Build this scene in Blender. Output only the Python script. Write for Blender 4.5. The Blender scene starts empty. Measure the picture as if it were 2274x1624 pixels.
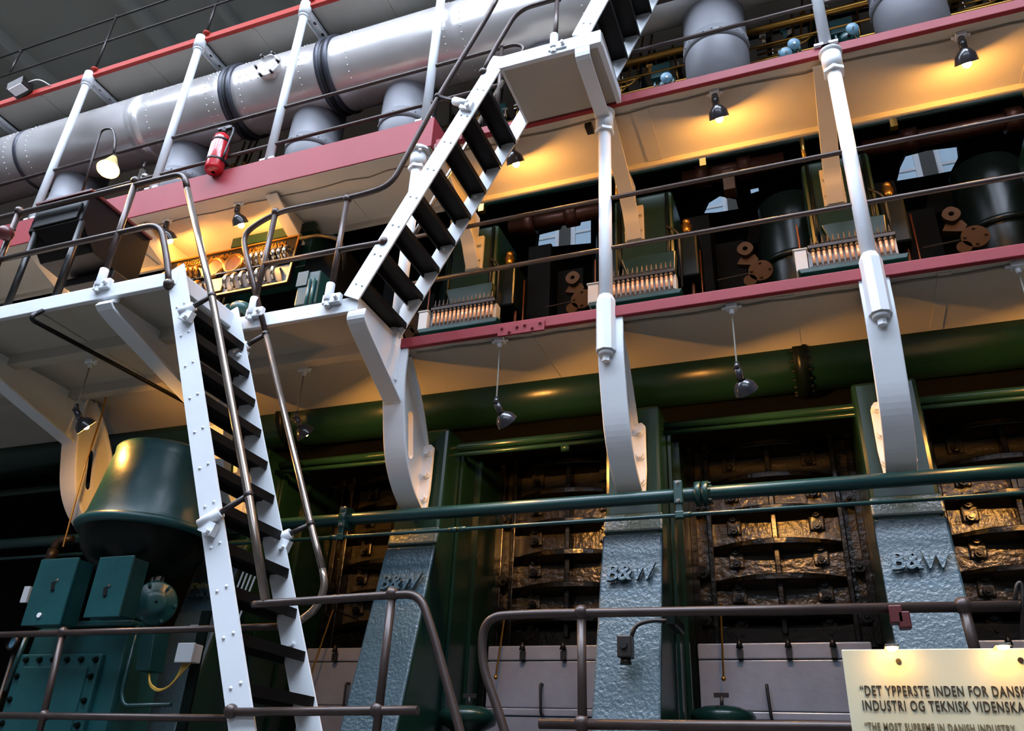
import bpy, math, random
from mathutils import Vector as V, Matrix
from mathutils.geometry import tessellate_polygon
random.seed(7)
S = bpy.context.scene
COL = S.collection

# ------------------------------------------------------------------ camera
F_PX, CX, CY = 1807.26, 1137.0, 812.0
yaw, pit, rol = (math.radians(a) for a in (-22.0677, 27.8168, 3.0535))
fw = V((math.sin(yaw)*math.cos(pit), math.cos(yaw)*math.cos(pit), math.sin(pit)))
rt = V((math.cos(yaw), -math.sin(yaw), 0)); up = rt.cross(fw)
R2 = rt*math.cos(rol)+up*math.sin(rol); U2 = -rt*math.sin(rol)+up*math.cos(rol)
EYE = V((0, 0, 1.6))
cam = bpy.data.objects.new('camera', bpy.data.cameras.new('camera')); COL.objects.link(cam)
cam.matrix_world = Matrix(((R2.x, U2.x, -fw.x, 0), (R2.y, U2.y, -fw.y, 0), (R2.z, U2.z, -fw.z, 1.6), (0, 0, 0, 1)))
cam.data.sensor_width = 36; cam.data.lens = 36*F_PX/2274; cam.data.clip_start = .05
S.camera = cam

def P(x, y, X=None, Y=None, Z=None):
    """measured photo point -> world point on a known plane"""
    d = R2*((x-CX)/F_PX) - U2*((y-CY)/F_PX) + fw
    t = X/d.x if X is not None else Y/d.y if Y is not None else (Z-1.6)/d.z
    return EYE + d*t

# ------------------------------------------------------------------ light and exposure
w = bpy.data.worlds.new('hall_air'); S.world = w; w.use_nodes = True
w.node_tree.nodes['Background'].inputs[0].default_value = (.75, .88, 1, 1)
w.node_tree.nodes['Background'].inputs[1].default_value = .012
S.view_settings.view_transform = 'Standard'; S.view_settings.look = 'None'
S.view_settings.gamma = 1; S.view_settings.exposure = 1.5
WINDOW_LIGHT = 3.4
ROOF_LIGHT = 8.4
BULB_LIGHT = 560.0

# ------------------------------------------------------------------ materials
def lin(c):
    c /= 255
    return c/12.92 if c <= .04045 else ((c+.055)/1.055)**2.4
def mat(name, rgb, rough=.5, metal=0.0, bump=None, emit=None, vary=0.0, vscale=3.0, coat=0.0, spec=.5, rust=None):
    m = bpy.data.materials.new(name); m.use_nodes = True; n = m.node_tree.nodes; l = m.node_tree.links
    b = n['Principled BSDF']; c = tuple(lin(v) for v in rgb)+(1,)
    b.inputs['Base Color'].default_value = c; b.inputs['Roughness'].default_value = rough
    b.inputs['Metallic'].default_value = metal; b.inputs['Coat Weight'].default_value = coat
    b.inputs['Specular IOR Level'].default_value = spec
    tc = n.new('ShaderNodeTexCoord')
    if vary:
        t = n.new('ShaderNodeTexNoise'); t.inputs['Scale'].default_value = vscale; t.inputs['Detail'].default_value = 5
        r = n.new('ShaderNodeValToRGB'); r.color_ramp.elements[0].position = .3; r.color_ramp.elements[1].position = .7
        o = rust or rgb
        r.color_ramp.elements[0].color = tuple(v*(1-vary) for v in c[:3])+(1,)
        r.color_ramp.elements[1].color = tuple(min(1, lin(v)*(1+vary)) for v in o)+(1,)
        l.new(tc.outputs['Object'], t.inputs['Vector']); l.new(t.outputs['Fac'], r.inputs['Fac']); l.new(r.outputs['Color'], b.inputs['Base Color'])
    if bump:
        t = n.new('ShaderNodeTexNoise'); t.inputs['Scale'].default_value = bump[0]; t.inputs['Detail'].default_value = 4
        bp = n.new('ShaderNodeBump'); bp.inputs['Strength'].default_value = bump[1]; bp.inputs['Distance'].default_value = .02
        l.new(tc.outputs['Object'], t.inputs['Vector']); l.new(t.outputs['Fac'], bp.inputs['Height']); l.new(bp.outputs['Normal'], b.inputs['Normal'])
    if emit:
        b.inputs['Emission Color'].default_value = tuple(lin(v) for v in emit[0])+(1,); b.inputs['Emission Strength'].default_value = emit[1]
    return m
M = dict(
    white=mat('white_gloss_paint', (214, 218, 222), .38, bump=(14, .06), vary=.03, vscale=2),
    soffit=mat('cream_soffit_paint', (176, 170, 158), .55, vary=.05, vscale=1.5),
    grey_roof=mat('grey_roof_paint', (160, 158, 150), .8, vary=.06, vscale=.6),
    red=mat('pink_red_oxide_paint', (136, 48, 54), .5, vary=.06, vscale=3, spec=.25),
    topred=mat('bright_red_edge_paint', (160, 50, 40), .5, spec=.2),
    green=mat('dark_green_enamel', (15, 40, 33), .26, bump=(6, .08), vary=.12, vscale=2, spec=.35),
    dgreen=mat('blackish_green_enamel', (7, 15, 13), .3, bump=(8, .1), vary=.15, spec=.18),
    teal=mat('teal_enamel', (16, 52, 52), .3, bump=(10, .07), vary=.1),
    machine=mat('blue_green_machine_paint', (24, 70, 72), .35, bump=(12, .16), vary=.15, vscale=4),
    column=mat('grey_green_lumpy_casting', (56, 76, 84), .24, bump=(42, .35), vary=.10, vscale=5),
    bronze=mat('oily_bronze_brown_paint', (50, 44, 30), .2, bump=(22, .35), vary=.25, vscale=6),
    bronzedark=mat('oily_black_brown_casting', (10, 9, 7), .2, bump=(18, .2), vary=.2),
    steel=mat('worn_pale_steel_door', (142, 148, 162), .3, .2, bump=(9, .18), vary=.12, vscale=4),
    pipe=mat('aluminium_paint_lagging', (216, 211, 208), .27, .55, bump=(5, .04), vary=.05),
    pipeband=mat('dark_flange_band', (66, 68, 76), .4, .5),
    grey_duct=mat('matt_grey_duct_paint', (116, 116, 121), .5, .1, bump=(8, .08), vary=.06),
    black=mat('satin_black_paint', (14, 12, 12), .45),
    tread=mat('black_ribbed_tread', (9, 8, 8), .6, spec=.2),
    void=mat('engine_darkness_black', (5, 6, 5), .8, spec=.08),  # near-black base colour stands in for the shade inside the engine
    rail=mat('brown_worn_iron_tube', (64, 52, 48), .36, .35, vary=.18, vscale=8),
    polished=mat('hand_polished_steel_tube', (140, 128, 118), .25, .8, vary=.2, vscale=6),
    brass=mat('brass', (178, 130, 60), .28, .9),
    copper=mat('rusty_copper_shaft', (84, 44, 28), .4, .5, vary=.2),
    orange=mat('tarnished_brass_disc', (96, 60, 32), .45, .4, vary=.15),
    chrome=mat('polished_metal', (196, 190, 180), .15, .95),
    iron=mat('dark_bare_iron', (50, 44, 42), .4, .5),
    shade=mat('dark_enamel_shade', (44, 42, 46), .22, coat=.4),
    lining=mat('dull_shade_lining', (7, 5, 4), .7, spec=.1),
    inner=mat('cream_shade_enamel', (190, 170, 110), .35),
    pendantbulb=mat('pendant_bulb_glow', (255, 210, 140), .4, emit=((255, 178, 84), BULB_LIGHT*1.8)),
    brown=mat('dull_brown_iron', (62, 44, 28), .7, spec=.15, vary=.2),
    bulb=mat('glowing_bulb', (255, 210, 140), .4, emit=((255, 178, 84), BULB_LIGHT)),
    cable=mat('grey_cable_sheath', (120, 112, 100), .6),
    ycable=mat('tan_flex_sheath', (190, 150, 60), .5),
    extred=mat('extinguisher_red', (170, 16, 28), .25, coat=.5),
    paper=mat('white_label', (225, 225, 228), .6),
    print=mat('dark_brown_print', (50, 36, 14), .6),
    print2=mat('grey_brown_print', (116, 100, 62), .6),
    sign=mat('cream_sign_board', (226, 218, 184), .35),
    desk=mat('black_desk_paint', (9, 7, 8), .35, spec=.3),
    deskred=mat('dark_red_edge', (84, 30, 30), .4),
    glass=mat('amber_oil_sight_glass', (228, 176, 138), .12, .15, coat=.5),
    blue=mat('pale_blue_paint', (92, 130, 150), .4),
    ltgrey=mat('light_grey_plastic', (170, 174, 176), .5),
    floor=mat('hall_floor_tiles', (84, 80, 76), .45, vary=.08),
    wall=mat('dim_wall_plaster', (78, 76, 72), .85, vary=.05),
    pane=mat('daylit_window_glass', (220, 230, 240), .2, emit=((214, 230, 255), WINDOW_LIGHT)),
    roofpane=mat('daylit_roof_glass', (220, 230, 240), .2, emit=((218, 231, 252), ROOF_LIGHT)),
    smallbulb=mat('clip_lamp_glow', (255, 220, 160), .4, emit=((255, 196, 110), 34)),
    farpane=mat('far_daylit_window_glass', (150, 170, 185), .2, emit=((168, 196, 226), .10)),
)

# ------------------------------------------------------------------ mesh builder
def frame_of(d):
    d = d.normalized(); a = V((0, 0, 1)) if abs(d.z) < .9 else V((1, 0, 0))
    x = d.cross(a).normalized(); return x, d.cross(x).normalized(), d
def fillet(pts, rad, k=6):
    pts = [V(p) for p in pts]; out = [pts[0]]
    for i in range(1, len(pts)-1):
        a, b, c = pts[i-1], pts[i], pts[i+1]; u, v = (a-b), (c-b)
        r = min(rad, u.length*.49, v.length*.49); p, q = b+u.normalized()*r, b+v.normalized()*r
        for j in range(k+1):
            t = j/k; out.append(p*(1-t)**2 + b*2*t*(1-t) + q*t*t)
    out.append(pts[-1]); return out
class MB:
    def __init__(s): s.v = []; s.f = []; s.sm = []
    def add(s, vs, fs, smooth=False):
        o = len(s.v); s.v += [V(p) for p in vs]; s.f += [tuple(i+o for i in q) for q in fs]; s.sm += [smooth]*len(fs); return s
    def join(s, o):
        k = len(s.v); s.v += o.v; s.f += [tuple(i+k for i in q) for q in o.f]; s.sm += o.sm; return s
    def box(s, a, b):
        a, b = V(a), V(b)
        vs = [(x, y, z) for x in (a.x, b.x) for y in (a.y, b.y) for z in (a.z, b.z)]
        return s.add(vs, [(0, 1, 3, 2), (4, 6, 7, 5), (0, 4, 5, 1), (2, 3, 7, 6), (0, 2, 6, 4), (1, 5, 7, 3)])
    def obox(s, c, ax, ay, az):
        c, ax, ay, az = V(c), V(ax), V(ay), V(az)
        vs = [c+ax*i+ay*j+az*k for i in (-1, 1) for j in (-1, 1) for k in (-1, 1)]
        return s.add(vs, [(0, 1, 3, 2), (4, 6, 7, 5), (0, 4, 5, 1), (2, 3, 7, 6), (0, 2, 6, 4), (1, 5, 7, 3)])
    def tube(s, pts, r, n=10, rs=None, flat=None, cap=True):
        pts = [V(p) for p in pts]; N = len(pts); x = None; vs = []
        for i, p in enumerate(pts):
            d = (pts[min(i+1, N-1)]-pts[max(i-1, 0)]).normalized()
            if x is None: x = frame_of(d)[0]
            x = (x-d*x.dot(d)).normalized(); y = d.cross(x); q = rs[i] if rs else r
            vs += [p+(x*math.cos(2*math.pi*k/n)+y*math.sin(2*math.pi*k/n))*q for k in range(n)]
        s.add(vs, [(i*n+k, i*n+(k+1) % n, (i+1)*n+(k+1) % n, (i+1)*n+k) for i in range(N-1) for k in range(n)], n > 6 and (n != 8 or r < .03))
        if cap: s.add(vs[:n], [tuple(reversed(range(n)))]); s.add(vs[-n:], [tuple(range(n))])
        return s
    def cyl(s, a, b, r, r2=None, n=18): return s.tube([a, b], r, n, rs=[r, r if r2 is None else r2])
    def lathe(s, prof, o, axis=(0, 0, 1), n=32, x0=None):
        x, y, d = frame_of(V(axis)); o = V(o)
        if x0 is not None: x = V(x0).normalized(); y = d.cross(x)
        vs = [o+d*h+(x*math.cos(2*math.pi*k/n)+y*math.sin(2*math.pi*k/n))*r for r, h in prof for k in range(n)]
        return s.add(vs, [(i*n+k, i*n+(k+1) % n, (i+1)*n+(k+1) % n, (i+1)*n+k) for i in range(len(prof)-1) for k in range(n)], True)
    def prism(s, poly, fn, w0, w1, holes=()):
        loops = [list(poly)]+[list(h) for h in holes]; flat = [p for L in loops for p in L]; n = len(flat)
        tris = tessellate_polygon([[V((p[0], p[1], 0)) for p in L] for L in loops])
        vs = [V(fn(p[0], p[1], w0)) for p in flat]+[V(fn(p[0], p[1], w1)) for p in flat]
        fs = [tuple(t) for t in tris]+[tuple(i+n for i in reversed(t)) for t in tris]; o = 0
        for L in loops:
            k = len(L); fs += [(o+i, o+(i+1) % k, o+(i+1) % k+n, o+i+n) for i in range(k)]; o += k
        return s.add(vs, fs)
    def strip(s, path, fn, hw, t):
        """flat bar of half width hw along x and thickness t following a (u,v) path; fn(u,v,w)"""
        N = len(path); vs = []
        for i, p in enumerate(path):
            a, b = path[max(i-1, 0)], path[min(i+1, N-1)]; du, dv = b[0]-a[0], b[1]-a[1]; L = math.hypot(du, dv); nu, nv = -dv/L*t, du/L*t
            vs += [fn(p[0], p[1], -hw), fn(p[0], p[1], hw), fn(p[0]+nu, p[1]+nv, hw), fn(p[0]+nu, p[1]+nv, -hw)]
        fs = [(4*i+k, 4*i+(k+1) % 4, 4*i+4+(k+1) % 4, 4*i+4+k) for i in range(N-1) for k in range(4)]
        return s.add(vs, fs+[(3, 2, 1, 0), (4*N-4, 4*N-3, 4*N-2, 4*N-1)])
    def ball(s, c, r, n=12, sq=1.0):
        return s.lathe([(max(r*math.sin(math.pi*i/8), 1e-4), -r*sq*math.cos(math.pi*i/8)) for i in range(9)], c, n=n)
    def bolt(s, c, d, r=.02, h=.014):
        d = V(d).normalized(); c = V(c)
        s.cyl(c, c+d*h*.3, r*1.5, n=12); return s.cyl(c+d*h*.3, c+d*h*1.6, r, n=6)
    def rivet(s, c, d, r=.012):
        return s.lathe([(r, 0), (r*.8, r*.45), (r*.05, r*.7)], c, d, n=8)

def build(name, mb, m, parent=None, off=V((0, 0, 0)), bevel=0):
    me = bpy.data.meshes.new(name); me.from_pydata([p-off for p in mb.v], [], mb.f)
    for p, q in zip(me.polygons, mb.sm): p.use_smooth = q
    me.validate(); me.update()
    import bmesh
    b = bmesh.new(); b.from_mesh(me); bmesh.ops.remove_doubles(b, verts=b.verts, dist=1e-5); bmesh.ops.recalc_face_normals(b, faces=b.faces); b.to_mesh(me); b.free()
    me.materials.append(M[m]); o = bpy.data.objects.new(name, me); COL.objects.link(o); o.parent = parent
    if parent is None: o.location = off
    if bevel:
        k = o.modifiers.new('edge', 'BEVEL'); k.width = bevel; k.segments = 2; k.limit_method = 'ANGLE'; k.angle_limit = math.radians(50)
    return o
def props(o, label=None, cat=None, group=None, kind=None):
    for k, v in (('label', label), ('category', cat), ('group', group), ('kind', kind)):
        if v: o[k] = v
    return o
class Thing:
    """an Empty at the base of a thing, with one mesh per part"""
    def __init__(s, name, label, cat, loc, group=None, kind=None):
        s.off = V(loc); s.root = bpy.data.objects.new(name, None); COL.objects.link(s.root); s.root.location = s.off
        s.root.empty_display_size = .1; props(s.root, label, cat, group, kind)
    def part(s, name, mb, m, parent=None, bevel=0, label=None):
        return props(build(name, mb, m, parent or s.root, s.off, bevel), label)
def islands(mb):
    """split a builder into pieces that do not touch"""
    up_ = list(range(len(mb.v)))
    def root(i):
        while up_[i] != i: up_[i] = up_[up_[i]]; i = up_[i]
        return i
    for f in mb.f:
        for i in f[1:]: up_[root(i)] = root(f[0])
    box = {}
    for i, p in enumerate(mb.v):
        r = root(i); b = box.setdefault(r, [p.copy(), p.copy()])
        for k in range(3): b[0][k] = min(b[0][k], p[k]); b[1][k] = max(b[1][k], p[k])
    ks = list(box)
    for a in range(len(ks)):
        for c in range(a):
            A, B = box[ks[a]], box[ks[c]]
            if all(A[0][k] <= B[1][k]+.001 and B[0][k] <= A[1][k]+.001 for k in range(3)): up_[root(ks[a])] = root(ks[c])
    out = {}
    for f, sm in zip(mb.f, mb.sm): out.setdefault(root(f[0]), []).append((f, sm))
    res = []
    for fs in out.values():
        q = MB(); ids = {}
        for f, sm in fs:
            for i in f:
                if i not in ids: ids[i] = len(q.v); q.v.append(mb.v[i])
            q.f.append(tuple(ids[i] for i in f)); q.sm.append(sm)
        res.append(q)
    return res
def pieces(t, name, mb, m, parent=None, bevel=0, most=10**6):
    I = islands(mb)
    if len(I) > most:
        I.sort(key=lambda q: (q.v[0]-EYE).length); rest = MB()
        for q in I[most:]: rest.join(q)
        props(t.part(name, rest, m, parent, bevel), kind='stuff'); I = I[:most]
    for q in I: t.part(name, q, m, parent, bevel)
def single(name, mb, m, label, cat, group=None, bevel=0):
    c = sum(mb.v, V((0, 0, 0)))/len(mb.v); c.z = min(p.z for p in mb.v)
    return props(build(name, mb, m, None, c, bevel), label, cat, group)
def struct(name, mb, m, parent=None, bevel=0):
    return props(build(name, mb, m, parent, V((0, 0, 0)), bevel), kind='structure')
def dup(root, move, label, extra=None):
    r = root.copy(); COL.objects.link(r); r.location = root.location+V(move); r['label'] = label
    def kids(a, b):
        for ch in list(a.children):
            c = ch.copy(); COL.objects.link(c); c.parent = b; kids(ch, c)
    kids(root, r); return r
def text_mb(body, size, depth, fn, squeeze=1.0, shear=0.0, bold=0.0, align='LEFT', space=1.0):
    cu = bpy.data.curves.new('t', 'FONT'); cu.body = body; cu.size = size; cu.extrude = depth; cu.shear = shear; cu.offset = bold
    cu.align_x = align; cu.space_character = space; cu.resolution_u = 3
    o = bpy.data.objects.new('t', cu); COL.objects.link(o)
    dg = bpy.context.evaluated_depsgraph_get(); me = bpy.data.meshes.new_from_object(o.evaluated_get(dg))
    mb = MB(); mb.add([fn(p.co.x*squeeze, p.co.y, p.co.z) for p in me.vertices], [tuple(q.vertices) for q in me.polygons])
    bpy.data.objects.remove(o); bpy.data.meshes.remove(me); bpy.data.curves.remove(cu); return mb

# ================================================================== the hall
YE = 5.0                                     # gallery edge
mb = MB().box((-17, -9, -.2), (10, 11.2, 0)); struct('floor', mb, 'floor')
SKX = [(-14.2, -11.5), (-10.9, -8.2), (-7.6, -4.9), (-4.3, -1.6), (-1.0, 1.7), (2.3, 5.0)]; SKY0, SKY1 = -3.0, 2.5      # roof lights over the visitors' floor
mb = MB().box((-17, -9, 13), (10, SKY0, 13.2)).box((-17, SKY1, 13), (10, 11.2, 13.2)); e = -17
for a, b in SKX+[(10, 10)]: mb.box((e, SKY0, 13), (a, SKY1, 13.2)); e = b
struct('ceiling', mb, 'grey_roof')
for i, x in enumerate((-15.2, -12.4, -9.6, -6.8, -4.0, -1.2, 1.6)):
    struct('trim_%d' % (i+1), MB().box((x-.09, -8.9, 12.72), (x+.09, 10.9, 13.0)), 'grey_roof')
struct('trim_8', MB().prism([(-9, 12.2), (-9, 13.0), (11, 13.0), (11, 12.2), (8, 12.75), (-4, 12.75)], lambda u, v, q: (-8.2+q, u, v), -.05, .05), 'grey_roof')
struct('wall_left', MB().box((-17.2, -9, 0), (-17, 11, 13)), 'wall')
struct('wall_right', MB().box((10, -9, 0), (10.2, 11, 13)), 'wall')
# wall behind the camera with tall windows, which light the hall
WX = [(-6.2, -3.4), (-2.6, .2), (1.0, 3.8), (4.6, 7.4)]; WZ0, WZ1 = 9.6, 12.4
def wall_with(name, y0, y1, xs, z0, z1):
    mb = MB().box((-17, y0, 0), (10, y1, z0)).box((-17, y0, z1), (10, y1, 13)); e = -17
    for a, b in xs: mb.box((e, y0, z0), (a, y1, z1)); e = b
    mb.box((e, y0, z0), (10, y1, z1)); return struct(name, mb, 'wall')
wall_with('wall_front', -9.2, -9.0, WX, WZ0, WZ1)
BX = [(-9.4, -6.6), (-6.4, -3.7), (-3.5, -.8), (-.6, 2.1), (2.3, 5.0)]
wall_with('wall_back', 11, 11.2, BX, 8.8, 12.0)
def window(n, x0, x1, y, z0, z1, pane, nx=3, nz=5):
    root = struct('window_%d' % n, MB().box((x0, y-.06, z0), (x0+.08, y+.06, z1)).box((x1-.08, y-.06, z0), (x1, y+.06, z1)).box((x0, y-.06, z0), (x1, y+.06, z0+.08)).box((x0, y-.06, z1-.08), (x1, y+.06, z1)), 'white')
    g = MB().box((x0+.02, y-.01, z0+.02), (x1-.02, y+.01, z1-.02)); build('glass', g, pane, root)
    b = MB()
    for i in range(1, nx): b.box((x0+(x1-x0)*i/nx-.025, y-.04, z0), (x0+(x1-x0)*i/nx+.025, y+.04, z1))
    for i in range(1, nz): b.box((x0, y-.04, z0+(z1-z0)*i/nz-.025), (x1, y+.04, z0+(z1-z0)*i/nz+.025))
    build('glazing_bars', b, 'white', root)
for i, (a, b) in enumerate(WX): window(i+1, a, b, -9.1, WZ0, WZ1, 'pane')
for i, (a, b) in enumerate(BX): window(i+5, a, b, 11.1, 8.8, 12.0, 'farpane', 3, 4)

for i, (a, b) in enumerate(SKX):
    root = struct('window_%d' % (i+10), MB().box((a, SKY0, 13.0), (a+.06, SKY1, 13.2)).box((b-.06, SKY0, 13.0), (b, SKY1, 13.2)).box((a, SKY0, 13.0), (b, SKY0+.06, 13.2)).box((a, SKY1-.06, 13.0), (b, SKY1, 13.2)), 'white')
    build('glass', MB().box((a+.01, SKY0+.01, 13.08), (b-.01, SKY1-.01, 13.1)), 'roofpane', root)
    g = MB()
    for k in (1, 2): g.box((a+(b-a)*k/3-.03, SKY0, 13.02), (a+(b-a)*k/3+.03, SKY1, 13.08))
    build('glazing_bars', g, 'white', root)

CX3 = [-6.40, -4.84, -3.03, -1.27, .52]      # engine columns from left to right

XZ = lambda y: (lambda u, v, q: (u, y+q, v))
YZ = lambda x: (lambda u, v, q: (x+q, u, v))
def mid(a, b, t): return V(a)*(1-t)+V(b)*t

# ================================================================== engine: columns, crankcase doors
def column(x, label):
    t = Thing('engine_column', label, 'engine column', (x, 6.2, 0), 'engine frame columns')
    prof = [(4.75, 0), (4.95, .9), (5.30, 2.1), (5.62, 3.42), (5.64, 4.3), (7.0, 4.3), (7.0, 0)]
    b = MB().prism(prof, YZ(x), -.21, .21)
    t.part('casting', b, 'green', bevel=.03)
    f = MB()
    path = [(4.73, .02), (4.93, .9), (5.28, 2.1), (5.565, 3.28)]
    f.strip(path, YZ(x), .215, -.03); t.part('front_face', f, 'column', bevel=.022)
    c = MB().strip([(5.57, 3.30), (5.60, 3.44)], YZ(x), .215, -.035); t.part('top_cap', c, 'column', bevel=.015)
    # raised maker's letters follow the sloping face
    p0, p1 = V((x, 5.28, 2.1)), V((x, 5.565, 3.28)); d = (p1-p0).normalized(); nrm = V((0, -d.z, d.y))
    o = p0+d*(.84)+nrm*.034
    L = text_mb('B&W', .17, .012, lambda u, v, q: o+V((1, 0, 0))*u+d*v+nrm*q, .86, .12, .004, 'CENTER')
    t.part('lettering', L, 'column')
    r = MB()
    for q in (.23,): r.box((x+q-.012, 5.9, .3), (x+q+.012, 5.96, 4.25)).box((x+q-.02, 6.3, .3), (x+q+.01, 6.34, 4.25))
    t.part('side_rib', r, 'green')
    return t
cl = column(CX3[4], 'grey-green column with raised letters behind the cream sign, rightmost column')
column(CX3[3], 'grey-green lettered column with a small black switch box on its front')
column(CX3[2], 'grey-green lettered column crossed by the short bent railing, half lit amber at its top')
column(CX3[1], 'dark blue-grey column hidden behind the white ladder and the junction box')
column(2.29, 'dark engine column beyond the right end of the sign')

def ribbed_door(xc, hw, label):
    y = 6.95
    t = Thing('ribbed_crankcase_door', label, 'engine door', (xc, y, 2.72), 'ribbed cast doors between the columns')
    t.part('back_plate', MB().box((xc-hw, y, 2.72), (xc+hw, y+.05, 4.40)), 'bronze')
    fr = MB()
    for s in (-1, 1): fr.box((xc+s*(hw-.14)-.022, y-.13, 2.72), (xc+s*(hw-.14)+.022, y+.01, 4.42)); fr.box((xc+s*hw-.03, y-.10, 2.72), (xc+s*hw+.03, y+.01, 4.42))
    fr.box((xc-hw, y-.08, 2.70), (xc+hw, y+.01, 2.86))
    t.part('side_frame', fr, 'bronzedark', bevel=.008)
    t.part('centre_rib', MB().box((xc-.024, y-.12, 2.8), (xc+.024, y+.01, 4.42)), 'bronzedark', bevel=.008)
    for k in range(6):
        z = 2.95+.283*k; N = 12; vs = []; fs = []
        for i in range(N+1):
            u = -1+2*i/N; xx = xc+u*(hw-.15); pr = .06+.15*(1-u*u)
            vs += [(xx, y-pr, z+.02*(1-u*u)), (xx, y-pr, z-.03), (xx, y+.01, z-.07), (xx, y+.01, z+.03)]
        for i in range(N): fs += [(4*i+a, 4*i+(a+1) % 4, 4*i+4+(a+1) % 4, 4*i+4+a) for a in range(4)]
        t.part('cross_rib', MB().add(vs, fs+[(0, 1, 2, 3), (4*N+3, 4*N+2, 4*N+1, 4*N)]), 'bronzedark', bevel=.006)
    for k in range(7):
        z = 2.86+.283*k
        for s in (-1, 1):
            lug = MB().box((xc+s*.33-.06, y-.035, z-.08), (xc+s*.33+.06, y+.01, z+.09))
            o = t.part('bolt_lug', lug, 'bronze', bevel=.01)
            b = MB()
            for dz in (.055, -.05): b.cyl((xc+s*.33, y-.03, z+dz), (xc+s*.33, y-.075, z+dz), .036, .033, 14); b.cyl((xc+s*.33, y-.07, z+dz), (xc+s*.33, y-.095, z+dz), .018, n=10)
            t.part('stud', b, 'bronzedark', o)
    for z in (3.3, 3.02, 2.92, 3.85):
        for s in (-1, 1):
            b = MB().cyl((xc+s*(hw-.06), y-.09, z), (xc+s*(hw-.06), y-.13, z), .05, n=16).cyl((xc+s*(hw-.06), y-.12, z), (xc+s*(hw-.06), y-.16, z), .022, n=8)
            t.part('clamp_nut', b, 'bronzedark')
    return t
ribbed_door(-.375, .66, 'oily ribbed door between the two right-hand lettered columns, lit amber')
ribbed_door(-2.15, .66, 'oily ribbed door left of the column with the switch box')
ribbed_door(-3.935, .66, 'dark ribbed door behind the white ladder handrail, left of the amber-lit column')
ribbed_door(1.405, .66, 'bright amber-lit ribbed door at the right edge above the sign')

def smooth_door(xc, hw, label):
    y = 6.62
    t = Thing('crankcase_door', label, 'engine door', (xc, y, 1.2), 'smooth steel doors below the ribbed doors')
    t.part('top_rail', MB().box((xc-hw, y-.01, 2.585), (xc+hw, y+.06, 2.70)), 'steel', bevel=.01)
    t.part('panel', MB().box((xc-hw, y, 2.225), (xc+hw, y+.05, 2.580)), 'steel', bevel=.008)
    t.part('lower_rail', MB().box((xc-hw, y-.012, 2.165), (xc+hw, y+.05, 2.22)), 'steel', bevel=.008)
    t.part('lower_panel', MB().box((xc-hw, y, 1.2), (xc+hw, y+.05, 2.16)), 'steel', bevel=.008)
    for dx in (-.3, .05, .36):
        b = MB().box((xc+dx-.02, y-.05, 2.585), (xc+dx+.02, y, 2.65)).cyl((xc+dx, y-.045, 2.66), (xc+dx, y-.045, 2.72), .028, .012, 10)
        t.part('clip', b, 'black')
    for dx in (-.13, .46):
        pts = fillet([(xc+dx, y, 2.40), (xc+dx, y-.06, 2.40), (xc+dx+.015, y-.07, 2.17), (xc+dx+.015, y, 2.17)], .03)
        t.part('handle', MB().tube(pts, .011, 8), 'black')
    t.part('hinge_bar', MB().box((xc-hw-.05, y-.04, 1.3), (xc-hw-.01, y+.02, 2.75)), 'dgreen')
smooth_door(-.40, .62, 'pale steel door with two black handles left of the sign')
smooth_door(-2.14, .62, 'pale steel door with two black handles left of the switch box column')
smooth_door(-3.93, .62, 'dim steel door behind the foot of the white ladder')
smooth_door(1.38, .62, 'steel door hidden behind the cream sign')
# added black sheet for the deep shade at the back of the crank space
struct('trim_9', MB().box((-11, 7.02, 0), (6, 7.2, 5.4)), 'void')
def drain_rod(a, b, label):
    t = Thing('hanging_rod', label, 'rod', b, 'thin rods hanging by the doors')
    t.part('rod', MB().tube([a, b], .008, 6), 'brass')
    t.part('end_knob', MB().ball(b, .018, 8), 'brass'); t.part('top_hook', MB().cyl(a, V((a.x, 6.96, a.z)), .008, n=6), 'iron')
drain_rod(P(1600, 1340, Y=6.5), P(1607, 1508, Y=6.5), 'thin brass rod hanging in front of the pale door left of the sign')
drain_rod(P(1122, 1360, Y=6.5), P(1101, 1505, Y=6.5), 'thin brass rod hanging beside the bend of the right-hand railing')
drain_rod(P(740, 1355, Y=6.5), P(688, 1505, Y=6.5), 'thin rod hanging in the dark behind the white ladder')

def valve_pot(c, label):
    c = V(c); t = Thing('valve_pot', label, 'valve', c-V((0, 0, .3)), 'green valve pots on the crankcase')
    t.part('body', MB().lathe([(.12, -.3), (.12, -.1), (.2, -.06), (.22, 0), (.2, .03), (.12, .06), (.02, .07)], c), 'green')
    t.part('spindle', MB().cyl(c+V((0, 0, .05)), c+V((0, 0, .13)), .012), 'iron')
    w = MB()
    for k in range(8): a = k*math.pi/4; w.bolt(c+V((.17*math.cos(a), .17*math.sin(a), .02)), (0, 0, 1), .016, .015)
    pieces(t, 'cover_bolt', w, 'iron')
    t.part('wing_nut', MB().box(c+V((-.05, -.008, .12)), c+V((.05, .008, .15))), 'iron')
valve_pot(P(1605, 1592, Y=6.1), 'dark green round valve pot in front of the pale door left of the sign')
valve_pot(P(1040, 1590, Y=5.9), 'dark green round valve pot between the two bent railings')

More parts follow.
